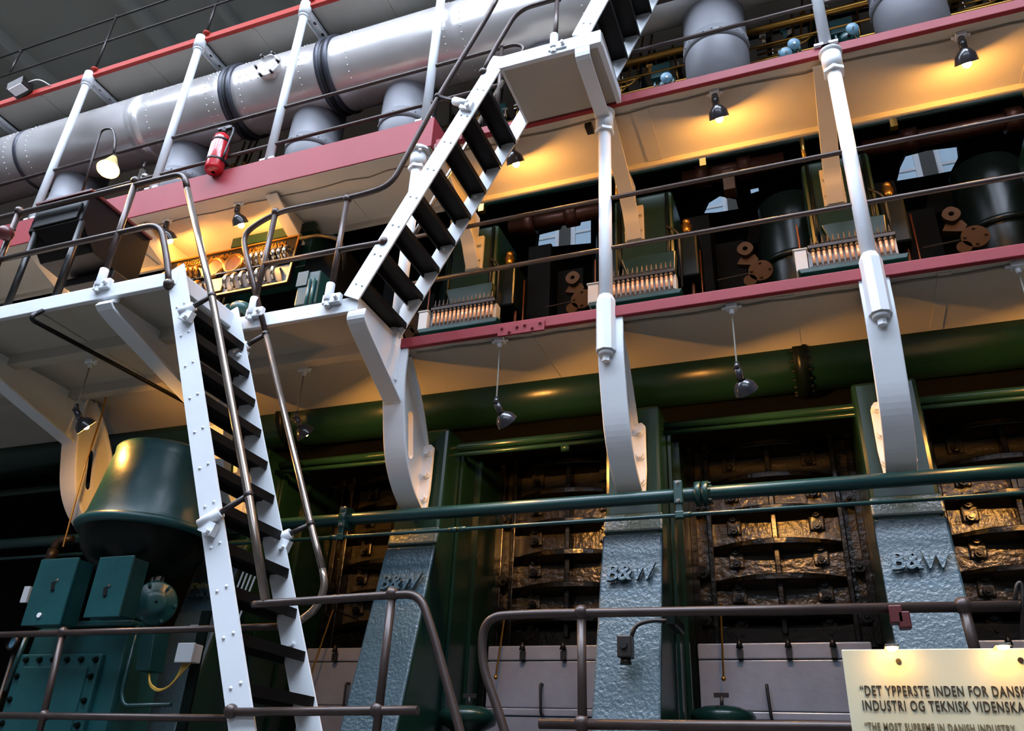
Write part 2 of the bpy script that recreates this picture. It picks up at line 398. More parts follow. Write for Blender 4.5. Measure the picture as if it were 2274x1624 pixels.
# small bits on the column with the switch box
t = Thing('switch_box', 'small black switch box with bent conduit on the lettered column', 'switch', P(1392, 1465, Y=5.2))
c = P(1391, 1440, Y=5.235)
t.part('case', MB().box(c+V((-.045, -.07, -.065)), c+V((.045, .03, .07))), 'iron', bevel=.01)
t.part('dial', MB().cyl(c+V((0, -.065, .01)), c+V((0, -.09, .01)), .024), 'black')
t.part('gland', MB().cyl(c+V((0, -.02, -.065)), c+V((0, -.02, -.10)), .03, .036), 'black')
t.part('conduit', MB().tube(fillet([c+V((.03, 0, .06)), c+V((.06, 0, .14)), c+V((.15, .02, .17)), c+V((.28, .03, .165))], .08), .014, 8), 'black')
t.part('wall_clip', MB().box(c+V((.26, -.03, .13)), c+V((.32, .3, .2))), 'dgreen', bevel=.01)

# ================================================================== scavenge duct and green pipes
t = Thing('scavenge_air_duct', 'large dark green horizontal duct under the middle gallery', 'duct', (-2.5, 6.11, 4.52))
d = MB().cyl((-13, 6.11, 4.79), (6, 6.11, 4.79), .27, n=72); t.part('barrel', d, 'green')
for xx in (.0, -4.72, 3.4):
    f = MB().lathe([(.265, -.05), (.315, -.05), (.315, .05), (.265, .05)], (xx, 6.11, 4.79), (1, 0, 0), 48)
    o = t.part('flange', f, 'dgreen'); b = MB()
    for k in range(24):
        a = 2*math.pi*k/24
        for s in (-1, 1): b.bolt((xx+s*.05, 6.11+.295*math.cos(a), 4.79+.295*math.sin(a)), (s, 0, 0), .013, .014)
    pieces(t, 'flange_bolt', b, 'dgreen', o)
def long_pipe(name, pts, r, m, label, coll=(), rad=.1, clips=()):
    t = Thing(name, label, 'pipe', V(pts[0]))
    t.part('tube', MB().tube(fillet(pts, rad) if len(pts) > 2 else pts, r, 16), m)
    for c in coll:
        c = V(c); t.part('coupling', MB().cyl(c-V((.035, 0, 0)), c+V((.035, 0, 0)), r*1.45, n=16), m)
    return t
y, z = 5.42, 3.485
t = long_pipe('cooling_pipe', [(-13, y, z), (6, y, z)], .048, 'teal', 'thick teal pipe running along just below the white brackets')
xf = P(1560, 1098, Y=y).x
f = MB().cyl((xf-.045, y, z), (xf-.005, y, z), .085, n=24).cyl((xf+.005, y, z), (xf+.045, y, z), .085, n=24)
o = t.part('flange', f, 'teal'); b = MB()
for k in range(6): a = k*math.pi/3; b.bolt((xf+.045, y+.068*math.cos(a), z+.068*math.sin(a)), (1, 0, 0), .01, .012)
pieces(t, 'flange_bolt', b, 'teal', o)
f = MB().cyl((xf-2.83, y, z), (xf-2.77, y, z), .09, n=24); t.part('flange', f, 'teal')
y2, z2 = 5.36, 3.325
t = long_pipe('linkage_rod', [(-13, y2, z2), (6, y2, z2)], .014, 'teal', 'thin teal rod just below the thick teal pipe',
              [(P(x, yy, Y=y2).x, y2, z2) for x, yy in ((1005, 1179), (1025, 1178), (1525, 1146), (740, 1200))])
def hanger(x, label):
    t = Thing('pipe_hanger', label, 'bracket', (x, 5.36, 3.3), 'hangers clipping the thin rod to the teal pipe')
    t.part('plate', MB().box((x-.022, 5.345, 3.31), (x+.022, 5.365, 3.42)), 'teal', bevel=.004)
    t.part('clamp', MB().box((x-.03, 5.335, 3.40), (x+.03, 5.375, 3.565)).box((x-.03, 5.34, 3.30), (x+.03, 5.38, 3.35)), 'teal', bevel=.006)
    b = MB()
    for zz in (3.42, 3.55): b.bolt((x, 5.335, zz), (0, -1, 0), .01, .01)
    pieces(t, 'bolt', b, 'chrome')
hanger(P(1508, 1120, Y=5.36).x, 'teal hanger on the thick pipe between the two right-hand lettered columns')
hanger(P(758, 1180, Y=5.36).x, 'teal hanger on the thick pipe behind the ladder handrail')
a, b = P(560, 1032, Y=5.85), P(1335, 934, Y=5.85)
long_pipe('oil_pipe', [(a.x, 5.85, 4.20), (-1.45, 5.85, 4.20)], .035, 'green', 'dark green pipe under the duct between the slotted white bracket and its neighbour')
long_pipe('oil_pipe', [(a.x, 5.80, 4.115), (-1.30, 5.80, 4.115)], .02, 'green', 'thinner dark green pipe just under the left duct pipe', [(P(1257, 965, Y=5.8).x, 5.8, 4.08)])
long_pipe('oil_pipe', [(-1.1, 5.85, 4.20), (5, 5.85, 4.20)], .032, 'green', 'dark green pipe with a yellow sheen under the right half of the duct')
long_pipe('oil_pipe', [(-1.1, 5.80, 4.125), (5, 5.80, 4.125)], .018, 'green', 'thinner dark green pipe just under the right duct pipe')
long_pipe('oil_pipe', [(-13, 5.85, 4.20), (-5.0, 5.85, 4.20)], .035, 'green', 'dark green pipe under the duct at the left edge')

# ================================================================== white brackets holding the middle gallery
def bez(pts, n=7):
    """smooth path through (u,v) control points (Catmull-Rom)"""
    out = []
    for i in range(len(pts)-1):
        p0, p1, p2, p3 = pts[max(i-1, 0)], pts[i], pts[i+1], pts[min(i+2, len(pts)-1)]
        for k in range(n):
            t = k/n
            out.append(tuple(.5*(2*b+(c-a)*t+(2*a-5*b+4*c-d)*t*t+(3*b-a-3*c+d)*t**3) for a, b, c, d in zip(p0, p1, p2, p3)))
    return out+[pts[-1]]
def lower_bracket(x, label, reach=None):
    t = Thing('gallery_bracket', label, 'bracket', (x, 5.5, 3.53), 'white brackets under the middle gallery')
    outer = bez([(5.03, 4.74), (5.03, 4.45), (5.10, 4.15), (5.20, 3.88), (5.36, 3.69), (5.59, 3.55)])
    inner = bez([(5.60, 4.13), (5.54, 4.24), (5.44, 4.40), (5.30, 4.58), (5.14, 4.74)])
    hole = [(5.30+.044*math.cos(math.pi*k/7), 4.27+.046*math.sin(math.pi*k/7)) for k in range(8)]+[(5.365-.044*math.cos(math.pi*k/7), 3.98-.046*math.sin(math.pi*k/7)) for k in range(8)]
    t.part('web', MB().prism(outer+[(5.60, 3.56)]+inner, YZ(x), -.022, .022, [hole]), 'white')
    t.part('front_strap', MB().strip(outer, YZ(x), .095, -.028), 'white', bevel=.006)
    t.part('inner_strap', MB().strip(inner[::-1], YZ(x), .06, -.02), 'white', bevel=.004)
    fl = [(-.10, 3.55), (.10, 3.55), (.115, 3.75), (.115, 4.10), (.09, 4.13), (-.09, 4.10), (-.115, 4.05), (-.115, 3.75)]
    o = t.part('bolting_flange', MB().prism(fl, lambda u, v, q: (x+u, 5.60+q, v), -.035, .0), 'white', bevel=.006)
    for s in (-1, 1):
        for z in (3.66, 3.86, 4.05):
            t.part('bolt', MB().cyl((x+s*.078, 5.565, z), (x+s*.078, 5.552, z), .034, n=14).cyl((x+s*.078, 5.552, z), (x+s*.078, 5.52, z), .025, n=6), 'white', o)
    if reach:
        beam = [(reach, 4.73), (reach, 4.66), (reach+.08, 4.60), (5.03, 4.30), (5.10, 4.30), (5.1, 4.73)]
        t.part('cantilever_web', MB().prism(beam, YZ(x), -.02, .02), 'white')
        t.part('cantilever_strap', MB().strip([(reach, 4.73)]+bez([(reach-.01, 4.69), (reach+.06, 4.61), (5.03, 4.29)], 5), YZ(x), .075, -.022), 'white', bevel=.006)
    return t
lower_bracket(CX3[4], 'wide white bracket above the rightmost lettered column')
lower_bracket(CX3[3], 'white bracket above the lettered column with the switch box')
lower_bracket(CX3[2], 'white bracket with a long slot under the landing corner', 4.38)
lower_bracket(-4.75, 'white bracket half hidden behind the lower ladder', 3.72)
lower_bracket(CX3[0], 'white bracket with a slot behind the green bell-shaped vessel', 3.72)
lower_bracket(2.29, 'white bracket past the right edge of the photo')

# ================================================================== middle gallery (deck, fascia, landing)
t = Thing('middle_gallery', 'long middle gallery floor with cream underside and pink-red edge', 'gallery', (-2.5, 5.5, 4.73))
t.part('deck_plate', MB().box((-13, 5.02, 4.745), (6, 5.84, 4.80)), 'soffit', label='cream underside')
fa = MB().box((-3.03, 4.985, 4.735), (6, 5.03, 4.825)); t.part('edge_channel', fa, 'red', bevel=.006, label='pink-red edge')
p = P(1158, 731, Y=4.985)
o = t.part('splice_plate', MB().box((p.x-.19, 4.968, p.z-.045), (p.x+.19, 4.986, p.z+.045)), 'red', bevel=.004); b = MB()
for i, dz in enumerate((.02, -.02, .015, .02, -.015, .02)): b.bolt((p.x-.155+.062*i, 4.968, p.z+dz), (0, -1, 0), .01, .012)
pieces(t, 'bolt', b, 'red', o)
ln = MB()
for x in (-1.95, -.02, -.10, .95): ln.box((x-.04, 5.06, 4.738), (x+.04, 5.82, 4.746))
pieces(t, 'seam_strip', ln, 'soffit')

t = Thing('stair_landing', 'white L-shaped landing platform at the head of the lower ladder', 'landing', (-5.5, 4.3, 4.6))
t.part('floor_plate', MB().box((-8.6, 3.70, 4.76), (-4.13, 5.0, 4.82)).box((-4.13, 4.39, 4.76), (-3.05, 5.0, 4.82)), 'soffit', bevel=.004)
t.part('front_edge', MB().box((-8.6, 3.665, 4.725), (-4.12, 3.705, 4.85)), 'white', bevel=.006)
t.part('stair_side_edge', MB().box((-4.16, 3.705, 4.725), (-4.12, 4.36, 4.85)), 'white', bevel=.006)
t.part('rear_edge', MB().box((-4.16, 4.355, 4.725), (-3.03, 4.395, 4.85)), 'white', bevel=.006)
t.part('end_edge', MB().box((-3.07, 4.39, 4.725), (-3.03, 5.02, 4.85)), 'white', bevel=.006)
for y in (4.25, 4.9): t.part('cross_beam', MB().box((-8.6, y-.05, 4.66), (-4.2 if y < 4.5 else -3.1, y+.05, 4.765)), 'soffit', bevel=.004)
hx = [-7.55, -6.40]
gy = MB()
t.part('joint_strip', MB().box((-5.55, 3.75, 4.75), (-5.5, 5.0, 4.765)), 'soffit')

# ================================================================== upper gallery
t = Thing('upper_gallery', 'upper gallery floor with lamp-lit cream underside and pink-red edge', 'gallery', (-2.5, 5.4, 6.84))
t.part('deck_plate', MB().box((-13, 5.02, 6.855), (6, 5.88, 6.92)), 'soffit', label='cream underside')
t.part('edge_channel', MB().box((-2.9, 4.985, 6.845), (6, 5.03, 6.935)), 'red', bevel=.006, label='pink-red edge')
t.part('rear_angle', MB().box((-13, 5.78, 6.80), (6, 5.80, 6.86)), 'soffit')
b = MB()
x = -12.0
while x < 5: b.bolt((x, 5.84, 6.855), (0, 0, -1), .012, .016); x += .47
pieces(t, 'rear_bolt', b, 'soffit')
s = MB()
for x in (-1.02, -4.1, 2.0, -6.9): s.box((x-.07, 5.1, 6.846), (x+.07, 5.77, 6.857))
pieces(t, 'seam_plate', s, 'soffit')
p = P(1050, 305, Y=4.98)
o = t.part('splice_plate', MB().box((p.x-.2, 4.968, 6.85), (p.x+.2, 4.986, 6.935)), 'red', bevel=.004); b = MB()
for i, dz in enumerate((.02, -.02, .015, .02, -.015, .02)): b.bolt((p.x-.16+.064*i, 4.968, 6.892+dz), (0, -1, 0), .01, .012)
pieces(t, 'bolt', b, 'red', o)
t = Thing('box_beam', 'deep pink-red box beam edging the left part of the upper gallery', 'beam', (-7, 5.1, 6.84))
t.part('shell', MB().box((-13, 4.96, 6.845), (-2.93, 5.3, 7.205)), 'red', bevel=.006)
t.part('bottom_strip', MB().box((-13, 4.97, 6.838), (-2.94, 5.29, 6.847)), 'soffit')

def upper_bracket(x, label):
    t = Thing('upper_gallery_bracket', label, 'bracket', (x, 5.9, 6.2), 'curved brackets under the upper gallery')
    outer = bez([(5.06, 6.82), (5.25, 6.74), (5.60, 6.60), (5.88, 6.45), (5.98, 6.32), (6.06, 6.21)])
    t.part('web', MB().prism(outer+[(6.09, 6.22), (6.09, 6.85), (5.06, 6.85)], YZ(x), -.018, .018), 'soffit')
    t.part('strap', MB().strip(outer, YZ(x), .07, -.022), 'soffit', bevel=.005)
    o = t.part('bolting_flange', MB().box((x-.09, 6.06, 6.2), (x+.09, 6.10, 6.6)), 'soffit', bevel=.006)
    for s in (-1, 1): t.part('bolt', MB().bolt((x+s*.062, 6.06, 6.3), (0, -1, 0), .02, .02).bolt((x+s*.062, 6.06, 6.48), (0, -1, 0), .02, .02), 'soffit', o)
upper_bracket(-2.93, 'amber-lit curved bracket just right of the long ladder')
upper_bracket(-1.30, 'curved cream bracket behind the white pole in the middle')
upper_bracket(.45, 'curved cream bracket behind the tall right-hand white pole')
upper_bracket(-4.75, 'shaded curved bracket right of the brass gauge board')
upper_bracket(-6.4, 'amber-lit curved bracket between the desk and the gauge board')
upper_bracket(-8.0, 'amber-lit curved bracket behind the left end of the desk')

# ================================================================== small landing half way up (between the ladders)
t = Thing('ladder_landing', 'small white landing at the top of the long ladder', 'landing', (-1.55, 4.7, 6.84))
t.part('floor_plate', MB().box((-1.99, 4.36, 6.87), (-1.17, 4.99, 6.93)), 'soffit', bevel=.004)
ed = MB().box((-2.01, 4.32, 6.845), (-1.15, 4.36, 6.985)).box((-1.19, 4.36, 6.845), (-1.15, 4.99, 6.985)).box((-2.01, 4.36, 6.86), (-1.985, 4.99, 6.95))
t.part('edge_bars', ed, 'white', bevel=.006)
arm = [(4.34, 6.85), (4.34, 6.79), (4.42, 6.75), (5.0, 6.70), (5.0, 6.85)]
t.part('support_arm', MB().prism(arm, YZ(-1.30), -.018, .018).strip([(4.335, 6.84)]+bez([(4.34, 6.79), (4.42, 6.745), (5.0, 6.70)], 4), YZ(-1.30), .06, -.02), 'white', bevel=.005)
t.part('underside_box', MB().box(P(1309, 290, Z=6.80)-V((.03, .05, 0)), P(1309, 290, Z=6.80)+V((.03, .05, .05))), 'black')

# ================================================================== white poles and posts
def pole(x, z0, z1, label, caps=True, r=.052, casing=None):
    t = Thing('gallery_pole', label, 'pole', (x, YE, z0), 'white poles carrying the upper gallery')
    t.part('tube', MB().cyl((x, YE, z0), (x, YE, z1), r, n=20), 'white')
    t.part('top_collar', MB().cyl((x, YE, z1-.20), (x, YE, z1-.02), r*1.45, n=20).cyl((x, YE, z1-.23), (x, YE, z1-.20), r*1.6, n=6).lathe([(r*1.05, -.02), (r*1.7, 0), (r*1.7, .02)], (x, YE, z1-.02), n=20), 'white')
    t.part('foot_sleeve', MB().cyl((x, YE-.01, z0-.02), (x, YE-.01, z0+.40), r*1.42, n=8).cyl((x, YE-.01, z0+.40), (x, YE-.01, z0+.45), r*1.42, r*1.05, n=8), 'white')
    t.part('foot_nut', MB().cyl((x, YE-.01, z0-.02), (x, YE-.01, z0-.05), r*1.05, n=20).cyl((x, YE-.01, z0-.05), (x, YE-.01, z0-.10), r*.6, n=6), 'white')
    return t
pole(-3.07, 4.47, 6.85, 'white pole behind the long ladder, under the end of the box beam')
pole(-1.30, 4.47, 6.78, 'white pole standing under the small ladder landing')
pole(.52, 4.47, 6.86, 'tall white pole at the right of the photo')
pole(-6.62, 4.87, 6.85, 'white pole behind the black desk at the left')
t = Thing('pole_flange', 'round bolted white flange joining the pole to the box beam end', 'flange', (-3.07, YE, 6.80))
t.part('disc', MB().cyl((-3.07, YE, 6.815), (-3.07, YE, 6.845), .11, n=24), 'white')
b = MB()
for k in range(4): a = k*math.pi/2+.6; b.bolt((-3.07+.088*math.cos(a), YE+.088*math.sin(a), 6.815), (0, 0, -1), .018, .02)
pieces(t, 'bolt', b, 'white')

def post(x, z0, z1, label, r=.045, arm=True):
    t = Thing('roof_gallery_post', label, 'post', (x, YE, z0), 'white posts carrying the top walkway')
    t.part('tube', MB().cyl((x, YE, z0), (x, YE, z1), r, n=20), 'white')
    t.part('base_plate', MB().box((x-.09, YE-.04, z0), (x+.09, YE+.09, z0+.025)), 'white', bevel=.004)
    t.part('head_socket', MB().cyl((x, YE, z1-.17), (x, YE, z1+.02), r*1.55, n=20).cyl((x, YE, z1-.2), (x, YE, z1-.17), r*1.3, n=20), 'white')
    if arm:
        a = MB().box((x-.055, YE+.05, z1-.06), (x+.055, YE+1.1, z1-.045)).box((x-.055, YE+.05, z1-.11), (x-.043, YE+1.1, z1-.045)).box((x+.043, YE+.05, z1-.11), (x+.055, YE+1.1, z1-.045))
        o = t.part('perforated_arm', a, 'white'); b = MB()
        for k in range(5): b.cyl((x, YE+.2+.17*k, z1-.062), (x, YE+.2+.17*k, z1-.066), .022, n=12)
        pieces(t, 'arm_hole', b, 'black', o)
    t.part('red_nut', MB().ball((x+.08, YE-.02, z1+.05), .05, 8, .6), 'topred')
    return t
post(-3.05, 7.205, 9.56, 'white post above the right end of the box beam')
post(-4.83, 7.205, 9.56, 'second white post to the left of the box beam end')
post(-6.33, 7.205, 9.56, 'white post just left of the red fire extinguisher')
post(-8.11, 7.205, 9.56, 'white post left of the gooseneck lamp')
post(-9.9, 7.205, 9.56, 'white post at the far left past the edge')
t = post(.50, 6.93, 9.56, 'white post continuing up from the tall right-hand pole')

t = Thing('top_walkway', 'grey top walkway under the roof with a thin red edge', 'gallery', (-5, 6, 9.5))
t.part('floor_plate', MB().box((-16.9, 5.03, 9.53), (4, 7.4, 9.58)), 'grey_roof')
t.part('edge_bar', MB().box((-16.9, 4.985, 9.52), (4, 5.035, 9.60)), 'topred', label='thin red edge')
s = MB()
for x in (-3.9, -5.6, -7.2, -9.0): s.box((x-.02, 5.05, 9.522), (x+.02, 7.3, 9.532))
pieces(t, 'seam_strip', s, 'grey_roof')

# ================================================================== ladders
TR = 2.83/math.hypot(2.83, 1.24)                       # slope of the ladders
def ladder(x0, z0, x1, z1, y0, y1, treads, label, top_ext=.06, bolts=()):
    t = Thing('white_ladder', label, 'ladder', (x0, (y0+y1)/2, z0), 'steep white ladders between the floors')
    d = V((x1-x0, 0, z1-z0)).normalized(); n = V((d.z, 0, -d.x)); a, b = V((x0, 0, z0)), V((x1, 0, z1))+d*top_ext
    W = .075
    for y, s in ((y0, -1), (y1, 1)):
        m = MB().obox((a+b)/2+V((0, y, 0)), n*W, V((0, .007, 0)), (b-a)/2)
        if s < 0:
            for z in treads:
                c = a+d*((z-z0)/d.z)
                for k in (-.028, .034): m.rivet(c+n*k+V((0, y-.007, 0)), (0, -1, 0), .011)
        else:
            for q in (.12, .37, .6, .85): m.bolt(a*(1-q)+b*q+V((0, y-.007, 0)), (0, -1, 0), .014, .012)
        t.part('stringer', m, 'white')
    for z in treads:
        c = a+d*((z-z0)/d.z); L = y1-y0-.014
        m = MB().obox(c+V((0, (y0+y1)/2, 0)), (.075, 0, 0), (0, L/2, 0), (0, 0, .016))
        m.obox(c+V((-.07, (y0+y1)/2, -.025)), (.006, 0, 0), (0, L/2, 0), (0, 0, .03))
        m.obox(c+V((.07, (y0+y1)/2, -.02)), (.006, 0, 0), (0, L/2, 0), (0, 0, .022))
        t.part('tread', m, 'tread')
    return t
l1 = ladder(-2.41, .85, -4.11, 4.73, 3.68, 4.30, [4.53-.25*k for k in range(15)], 'lower white ladder with black treads at the left, rising to the landing', .16)
l2 = ladder(-3.08, 4.83, -2.03, 6.94, 4.335, 4.97, [4.934+.248*k for k in range(8)], 'long white ladder with black treads in the middle of the photo')
l3 = ladder(-1.32, 6.99, -.20, 9.45, 4.335, 4.97, [7.11+.248*k for k in range(9)], 'short top ladder above the small landing, cut by the photo top')

# ================================================================== railings
def railing(name, label, base, rails=(), posts=(), clamps=(), knobs=(), r=.021, m='rail', group='iron tube railings', polished=()):
    t = Thing(name, label, 'railing', base, group)
    for k, q in enumerate(rails): t.part('rail', MB().tube(fillet(q, .14, 8), r, 12), m)
    for q in polished: t.part('handrail', MB().tube(fillet(q, .16, 8), r, 12), 'polished')
    for a, b in posts:
        a, b = V(a), V(b); t.part('post', MB().cyl(a, b, r*1.0, n=12).ball(b, r*1.7, 10), m)
    for c in clamps:
        c = V(c); k = MB().box(c+V((-.045, -.03, -.06)), c+V((.11, .015, .025))).cyl(c+V((0, -.012, -.03)), c+V((0, -.012, .13)), .034, n=14)
        o = t.part('socket_clamp', k, 'white', bevel=.008)
        t.part('clamp_bolt', MB().bolt(c+V((.08, -.03, -.02)), (0, -1, 0), .014, .02), 'white', o)
        t.part('clamp_bolt', MB().cyl(c+V((0, -.012, -.03)), c+V((0, -.012, -.075)), .026, n=6), 'white', o)
    for c in knobs: t.part('ball_end', MB().ball(c, r*1.75, 12), m)
    return t
def strut(c0, c1, y, label):
    a, b = P(*c0, Y=y-.02), P(*c1, Y=y)
    t = Thing('handrail_strut', label, 'bracket', a, 'struts holding the ladder handrails')
    t.part('arm', MB().cyl(a, b, .018, n=10).ball(b, .03, 10), 'iron')
    t.part('socket', MB().cyl(a-(b-a)*.15, a+(b-a)*.35, .035, n=12).obox(a+V((.03, 0, -.04)), (.05, 0, -.02), (0, .022, 0), (.012, 0, .035)).bolt(a+V((.05, -.02, -.07)), (0, -1, 0), .018, .02), 'white')
y = 3.665
railing('landing_railing', 'brown railing along the front of the landing that drops as the front ladder handrail', (-6, y, 4.85),
        rails=[[(-8.6, y, 5.86), P(409, 385, Y=y), P(416, 420, Y=y)], [(-8.6, y, 5.37), P(357, 497, Y=y), P(372, 580, Y=y), P(376, 632, Y=y)]],
        polished=[[P(416, 420, Y=y), P(470, 655, Y=y), P(552, 1100, Y=y), P(591, 1343, Y=y)]],
        posts=[((-4.86, y, 4.86), (-4.86, y, 5.86)), ((-6.15, y, 4.86), (-6.15, y, 5.86)), ((-7.4, y, 4.86), (-7.4, y, 5.86))],
        clamps=[(-4.86, y, 4.86), (-6.15, y, 4.86)], knobs=[P(376, 632, Y=y)], r=.025)
strut((410, 692), (471, 657), y, 'dark strut on the top of the front ladder stringer')
strut((458, 1158), (552, 1100), y, 'dark strut with white socket half way down the front ladder stringer')
y = 4.34
railing('landing_railing', 'brown railing at the rear step of the landing between both ladders', (-3.6, y, 4.85),
        rails=[[P(590, 740, Y=y), P(545, 560, Y=y), P(540, 520, Y=y), P(585, 488, Y=y), (-3.9, y, 5.85), (-3.15, y, 5.83), P(868, 412, Y=y), P(915, 325, Y=y), P(975, 213, Y=y), P(1080, 40, Y=y), P(1110, -15, Y=y)],
               [P(585, 588, Y=y), P(762, 554, Y=y), P(853, 538, Y=y)]],
        polished=[[P(590, 740, Y=y), P(690, 1165, Y=y), P(716, 1265, Y=y)], [P(716, 1265, Y=y), P(722, 1300, Y=y), P(705, 1350, Y=y), P(650, 1391, Y=y), P(620, 1392, Y=y)]],
        posts=[((-3.98, y, 4.86), (-3.98, y, 5.85)), ((-3.28, y, 4.86), (-3.28, y, 5.82))], clamps=[(-3.98, y, 4.86), (-3.28, y, 4.86)], knobs=[P(853, 538, Y=y)], r=.023)
strut((530, 778), (590, 742), y, 'short dark strut on the top of the rear ladder stringer')
strut((622, 1196), (690, 1165), y, 'dark strut on the rear ladder stringer below the teal pipe')
strut((1030, 230), (972, 214), 4.335, 'dark strut with white clamp high on the long ladder')
y = 4.335
railing('landing_railing', 'dark railing on the small ladder landing, cut by the photo top', (-1.6, y, 6.99),
        rails=[[P(1073, 160, Y=y), P(1095, 115, Y=y), P(1150, 22, Y=y), P(1240, -4, Y=y), P(1300, -20, Y=y)]],
        posts=[(P(1232, 98, Y=y), P(1238, -3, Y=y))], clamps=[P(1231, 105, Y=y)], knobs=[P(1073, 160, Y=y)], r=.021)
y = 5.0
railing('ladder_handrail', 'pale handrail behind the long ladder', (-2.6, y, 5.2), polished=[[P(1117, 180, Y=y), P(955, 458, Y=y), P(900, 560, Y=y)]], r=.02)
railing('gallery_railing', 'two-tube railing of the middle gallery passing between the white poles', (-1, y, 4.83),
        rails=[[(-3.07, y, 5.85), (6, y, 5.85)], [(-3.07, y, 5.36), (6, y, 5.36)]], posts=[((2.3, y, 4.83), (2.3, y, 5.85))], r=.019)
railing('gallery_railing', 'two-tube railing of the upper gallery above the box beam', (-6, y, 7.2),
        rails=[[(-13, y, 7.96), P(1145, 98, Y=y), P(1166, 104, Y=y), P(1150, 132, Y=y), P(1133, 175, Y=y)], [(-13, y, 7.37), P(1112, 188, Y=y)]],
        posts=[(P(1103, 262, Y=y), P(1115, 104, Y=y)), ((-9.05, y, 7.21), (-9.05, y, 7.96))], r=.019)
railing('gallery_railing', 'single dark rail in front of the grey ducts at the top right', (0, y, 6.93), rails=[[(-1.2, y, 7.43), (6, y, 7.43)], [(-1.2, y, 7.98), (6, y, 7.98)]], posts=[((2.4, y, 6.93), (2.4, y, 7.98))], r=.019)
railing('walkway_railing', 'thin wire-like railing of the top walkway under the roof', (-7, y, 9.6),
        rails=[[(-16, y, P(0, 128, Y=y).z), (3, y, P(371, 0, Y=y).z)], [(-16, y, P(0, 171, Y=y).z), (3, y, P(474, 14, Y=y).z)]],
        posts=[(P(212, 152, Y=y), P(259, 36, Y=y)), (P(20, 166, Y=y), P(46, 115, Y=y)), (P(459, 72, Y=y), P(487, -12, Y=y)), ((-4.83, y, 9.6), (-4.83, y, 10.75))], r=.014, m='iron')
y = 3.66
railing('stair_railing', 'short brown railing with a bent end sloping down, in front of the amber-lit column', (-2, y, .85),
        rails=[[P(565, 1343, Y=y+.06), P(572, 1342, Y=y), P(870, 1322, Y=y), P(932, 1320, Y=y), P(960, 1400, Y=y), P(1022, 1624, Y=y), P(1090, 1900, Y=y)], [P(505, 1582, Y=y), P(928, 1578, Y=y)]],
        posts=[(P(832, 1660, Y=y), P(871, 1320, Y=y))], knobs=[P(513, 1580, Y=y), P(838, 1578, Y=y)], r=.021)
t = railing('stair_railing', 'long brown railing with a bent end at the lower right', (0, y, .85),
        rails=[[P(1165, 1800, Y=y), P(1122, 1624, Y=y), P(1068, 1470, Y=y), P(1075, 1370, Y=y), P(1180, 1364, Y=y), P(1290, 1362, Y=y), P(2262, 1346, Y=y)], [P(1198, 1608, Y=y), P(2500, 1622, Y=y)]],
        posts=[(P(1294, 1660, Y=y), P(1291, 1361, Y=y)), (P(2180, 1500, Y=y), P(2139, 1346, Y=y))], knobs=[P(1292, 1607, Y=y)], r=.021)
t.part('wire_hook', MB().tube(fillet([P(2252, 1348, Y=y), P(2258, 1300, Y=y), P(2266, 1292, Y=y), P(2272, 1310, Y=y), P(2270, 1420, Y=y)], .03), .008, 8), 'iron')
p = P(1991, 1358, Y=y)
single('rail_splice_block', MB().box(p+V((-.03, -.03, -.05)), p+V((.02, .03, .02))).box(p+V((0, -.03, -.07)), p+V((.045, .03, -.005))), 'deskred', 'dark red splice block on the long lower railing left of the sign', 'clamp', bevel=.005)
y = 4.36
railing('stair_railing', 'brown two-tube railing crossing in front of the blue-green gearbox at lower left', (-5, y, .85),
        rails=[[P(-120, 1414, Y=y), P(620, 1392, Y=y)], [P(-120, 1588, Y=y), P(520, 1596, Y=y)]], posts=[(P(80, 1660, Y=y), P(140, 1405, Y=y))], knobs=[P(98, 1590, Y=y)], r=.022)
struct('floor_2', MB().box((-9, 2.6, .7), (8, 4.6, .85)), 'floor')
t = Thing('drain_conduit', 'dark thin conduit running back under the landing from the desk', 'pipe', P(60, 708, Z=4.58))
t.part('tube', MB().tube(fillet([P(95, 690, Y=3.66), P(62, 706, Z=4.60), P(405, 890, Z=4.60), P(470, 925, Z=4.6)], .1), .018, 8), 'desk')

# ================================================================== lamps
def shade_mesh(c, d, r, h, neck):
    prof = [(neck, h), (r*.55, h*.86), (r*.85, h*.55), (r, 0)]; inn = [(r*.97, .003), (r*.82, h*.53), (r*.5, h*.8), (.005, h*.82)]
    return MB().lathe(prof, c, -d, 28), MB().lathe(inn, c, -d, 28)
def soffit_lamp(x, label, tilt=(.10, .66, -.74), bare=False):
    c = V((x, 5.12, 6.855)); d = V(tilt).normalized()
    t = Thing('soffit_lamp', label, 'lamp', c-V((0, 0, .3)), 'lamps under the upper gallery')
    t.part('junction_box', MB().box(c+V((-.04, -.035, -.035)), c+V((.04, .035, 0))).cyl(c+V((-.04, 0, -.018)), c+V((-.065, 0, -.018)), .014, n=8).cyl(c+V((.04, 0, -.018)), c+V((.065, 0, -.018)), .014, n=8), 'white', bevel=.006)
    k = c+V((0, 0, -.06)); rim = k+V((0, 0, -.06))+d*.13
    t.part('neck', MB().cyl(c+V((0, 0, -.03)), k, .024).tube([k, k+V((0, 0, -.04)), rim-d*.10], .03, 12), 'shade')
    a, b = shade_mesh(rim, d, .085, .11, .03); o = t.part('lamp_shade', a, 'shade'); t.part('shade_lining', b, 'lining', o)
    t.part('bulb', MB().ball(rim+d*.004, .032, 12), 'bulb')
for px, lab in ((-6.12, 'lamp under the upper gallery left of the gauge board'), (-5.2, 'lamp under the upper gallery just above the gauge board'), (-2.19, 'lamp under the upper gallery beside the long ladder'),
                (-.39, 'lamp under the upper gallery between the two tall poles'), (1.44, 'lamp under the upper gallery at the far right'), (-7.5, 'lamp under the upper gallery behind the black desk'), (3.2, 'lamp under the upper gallery past the right edge')):
    soffit_lamp(px, lab)
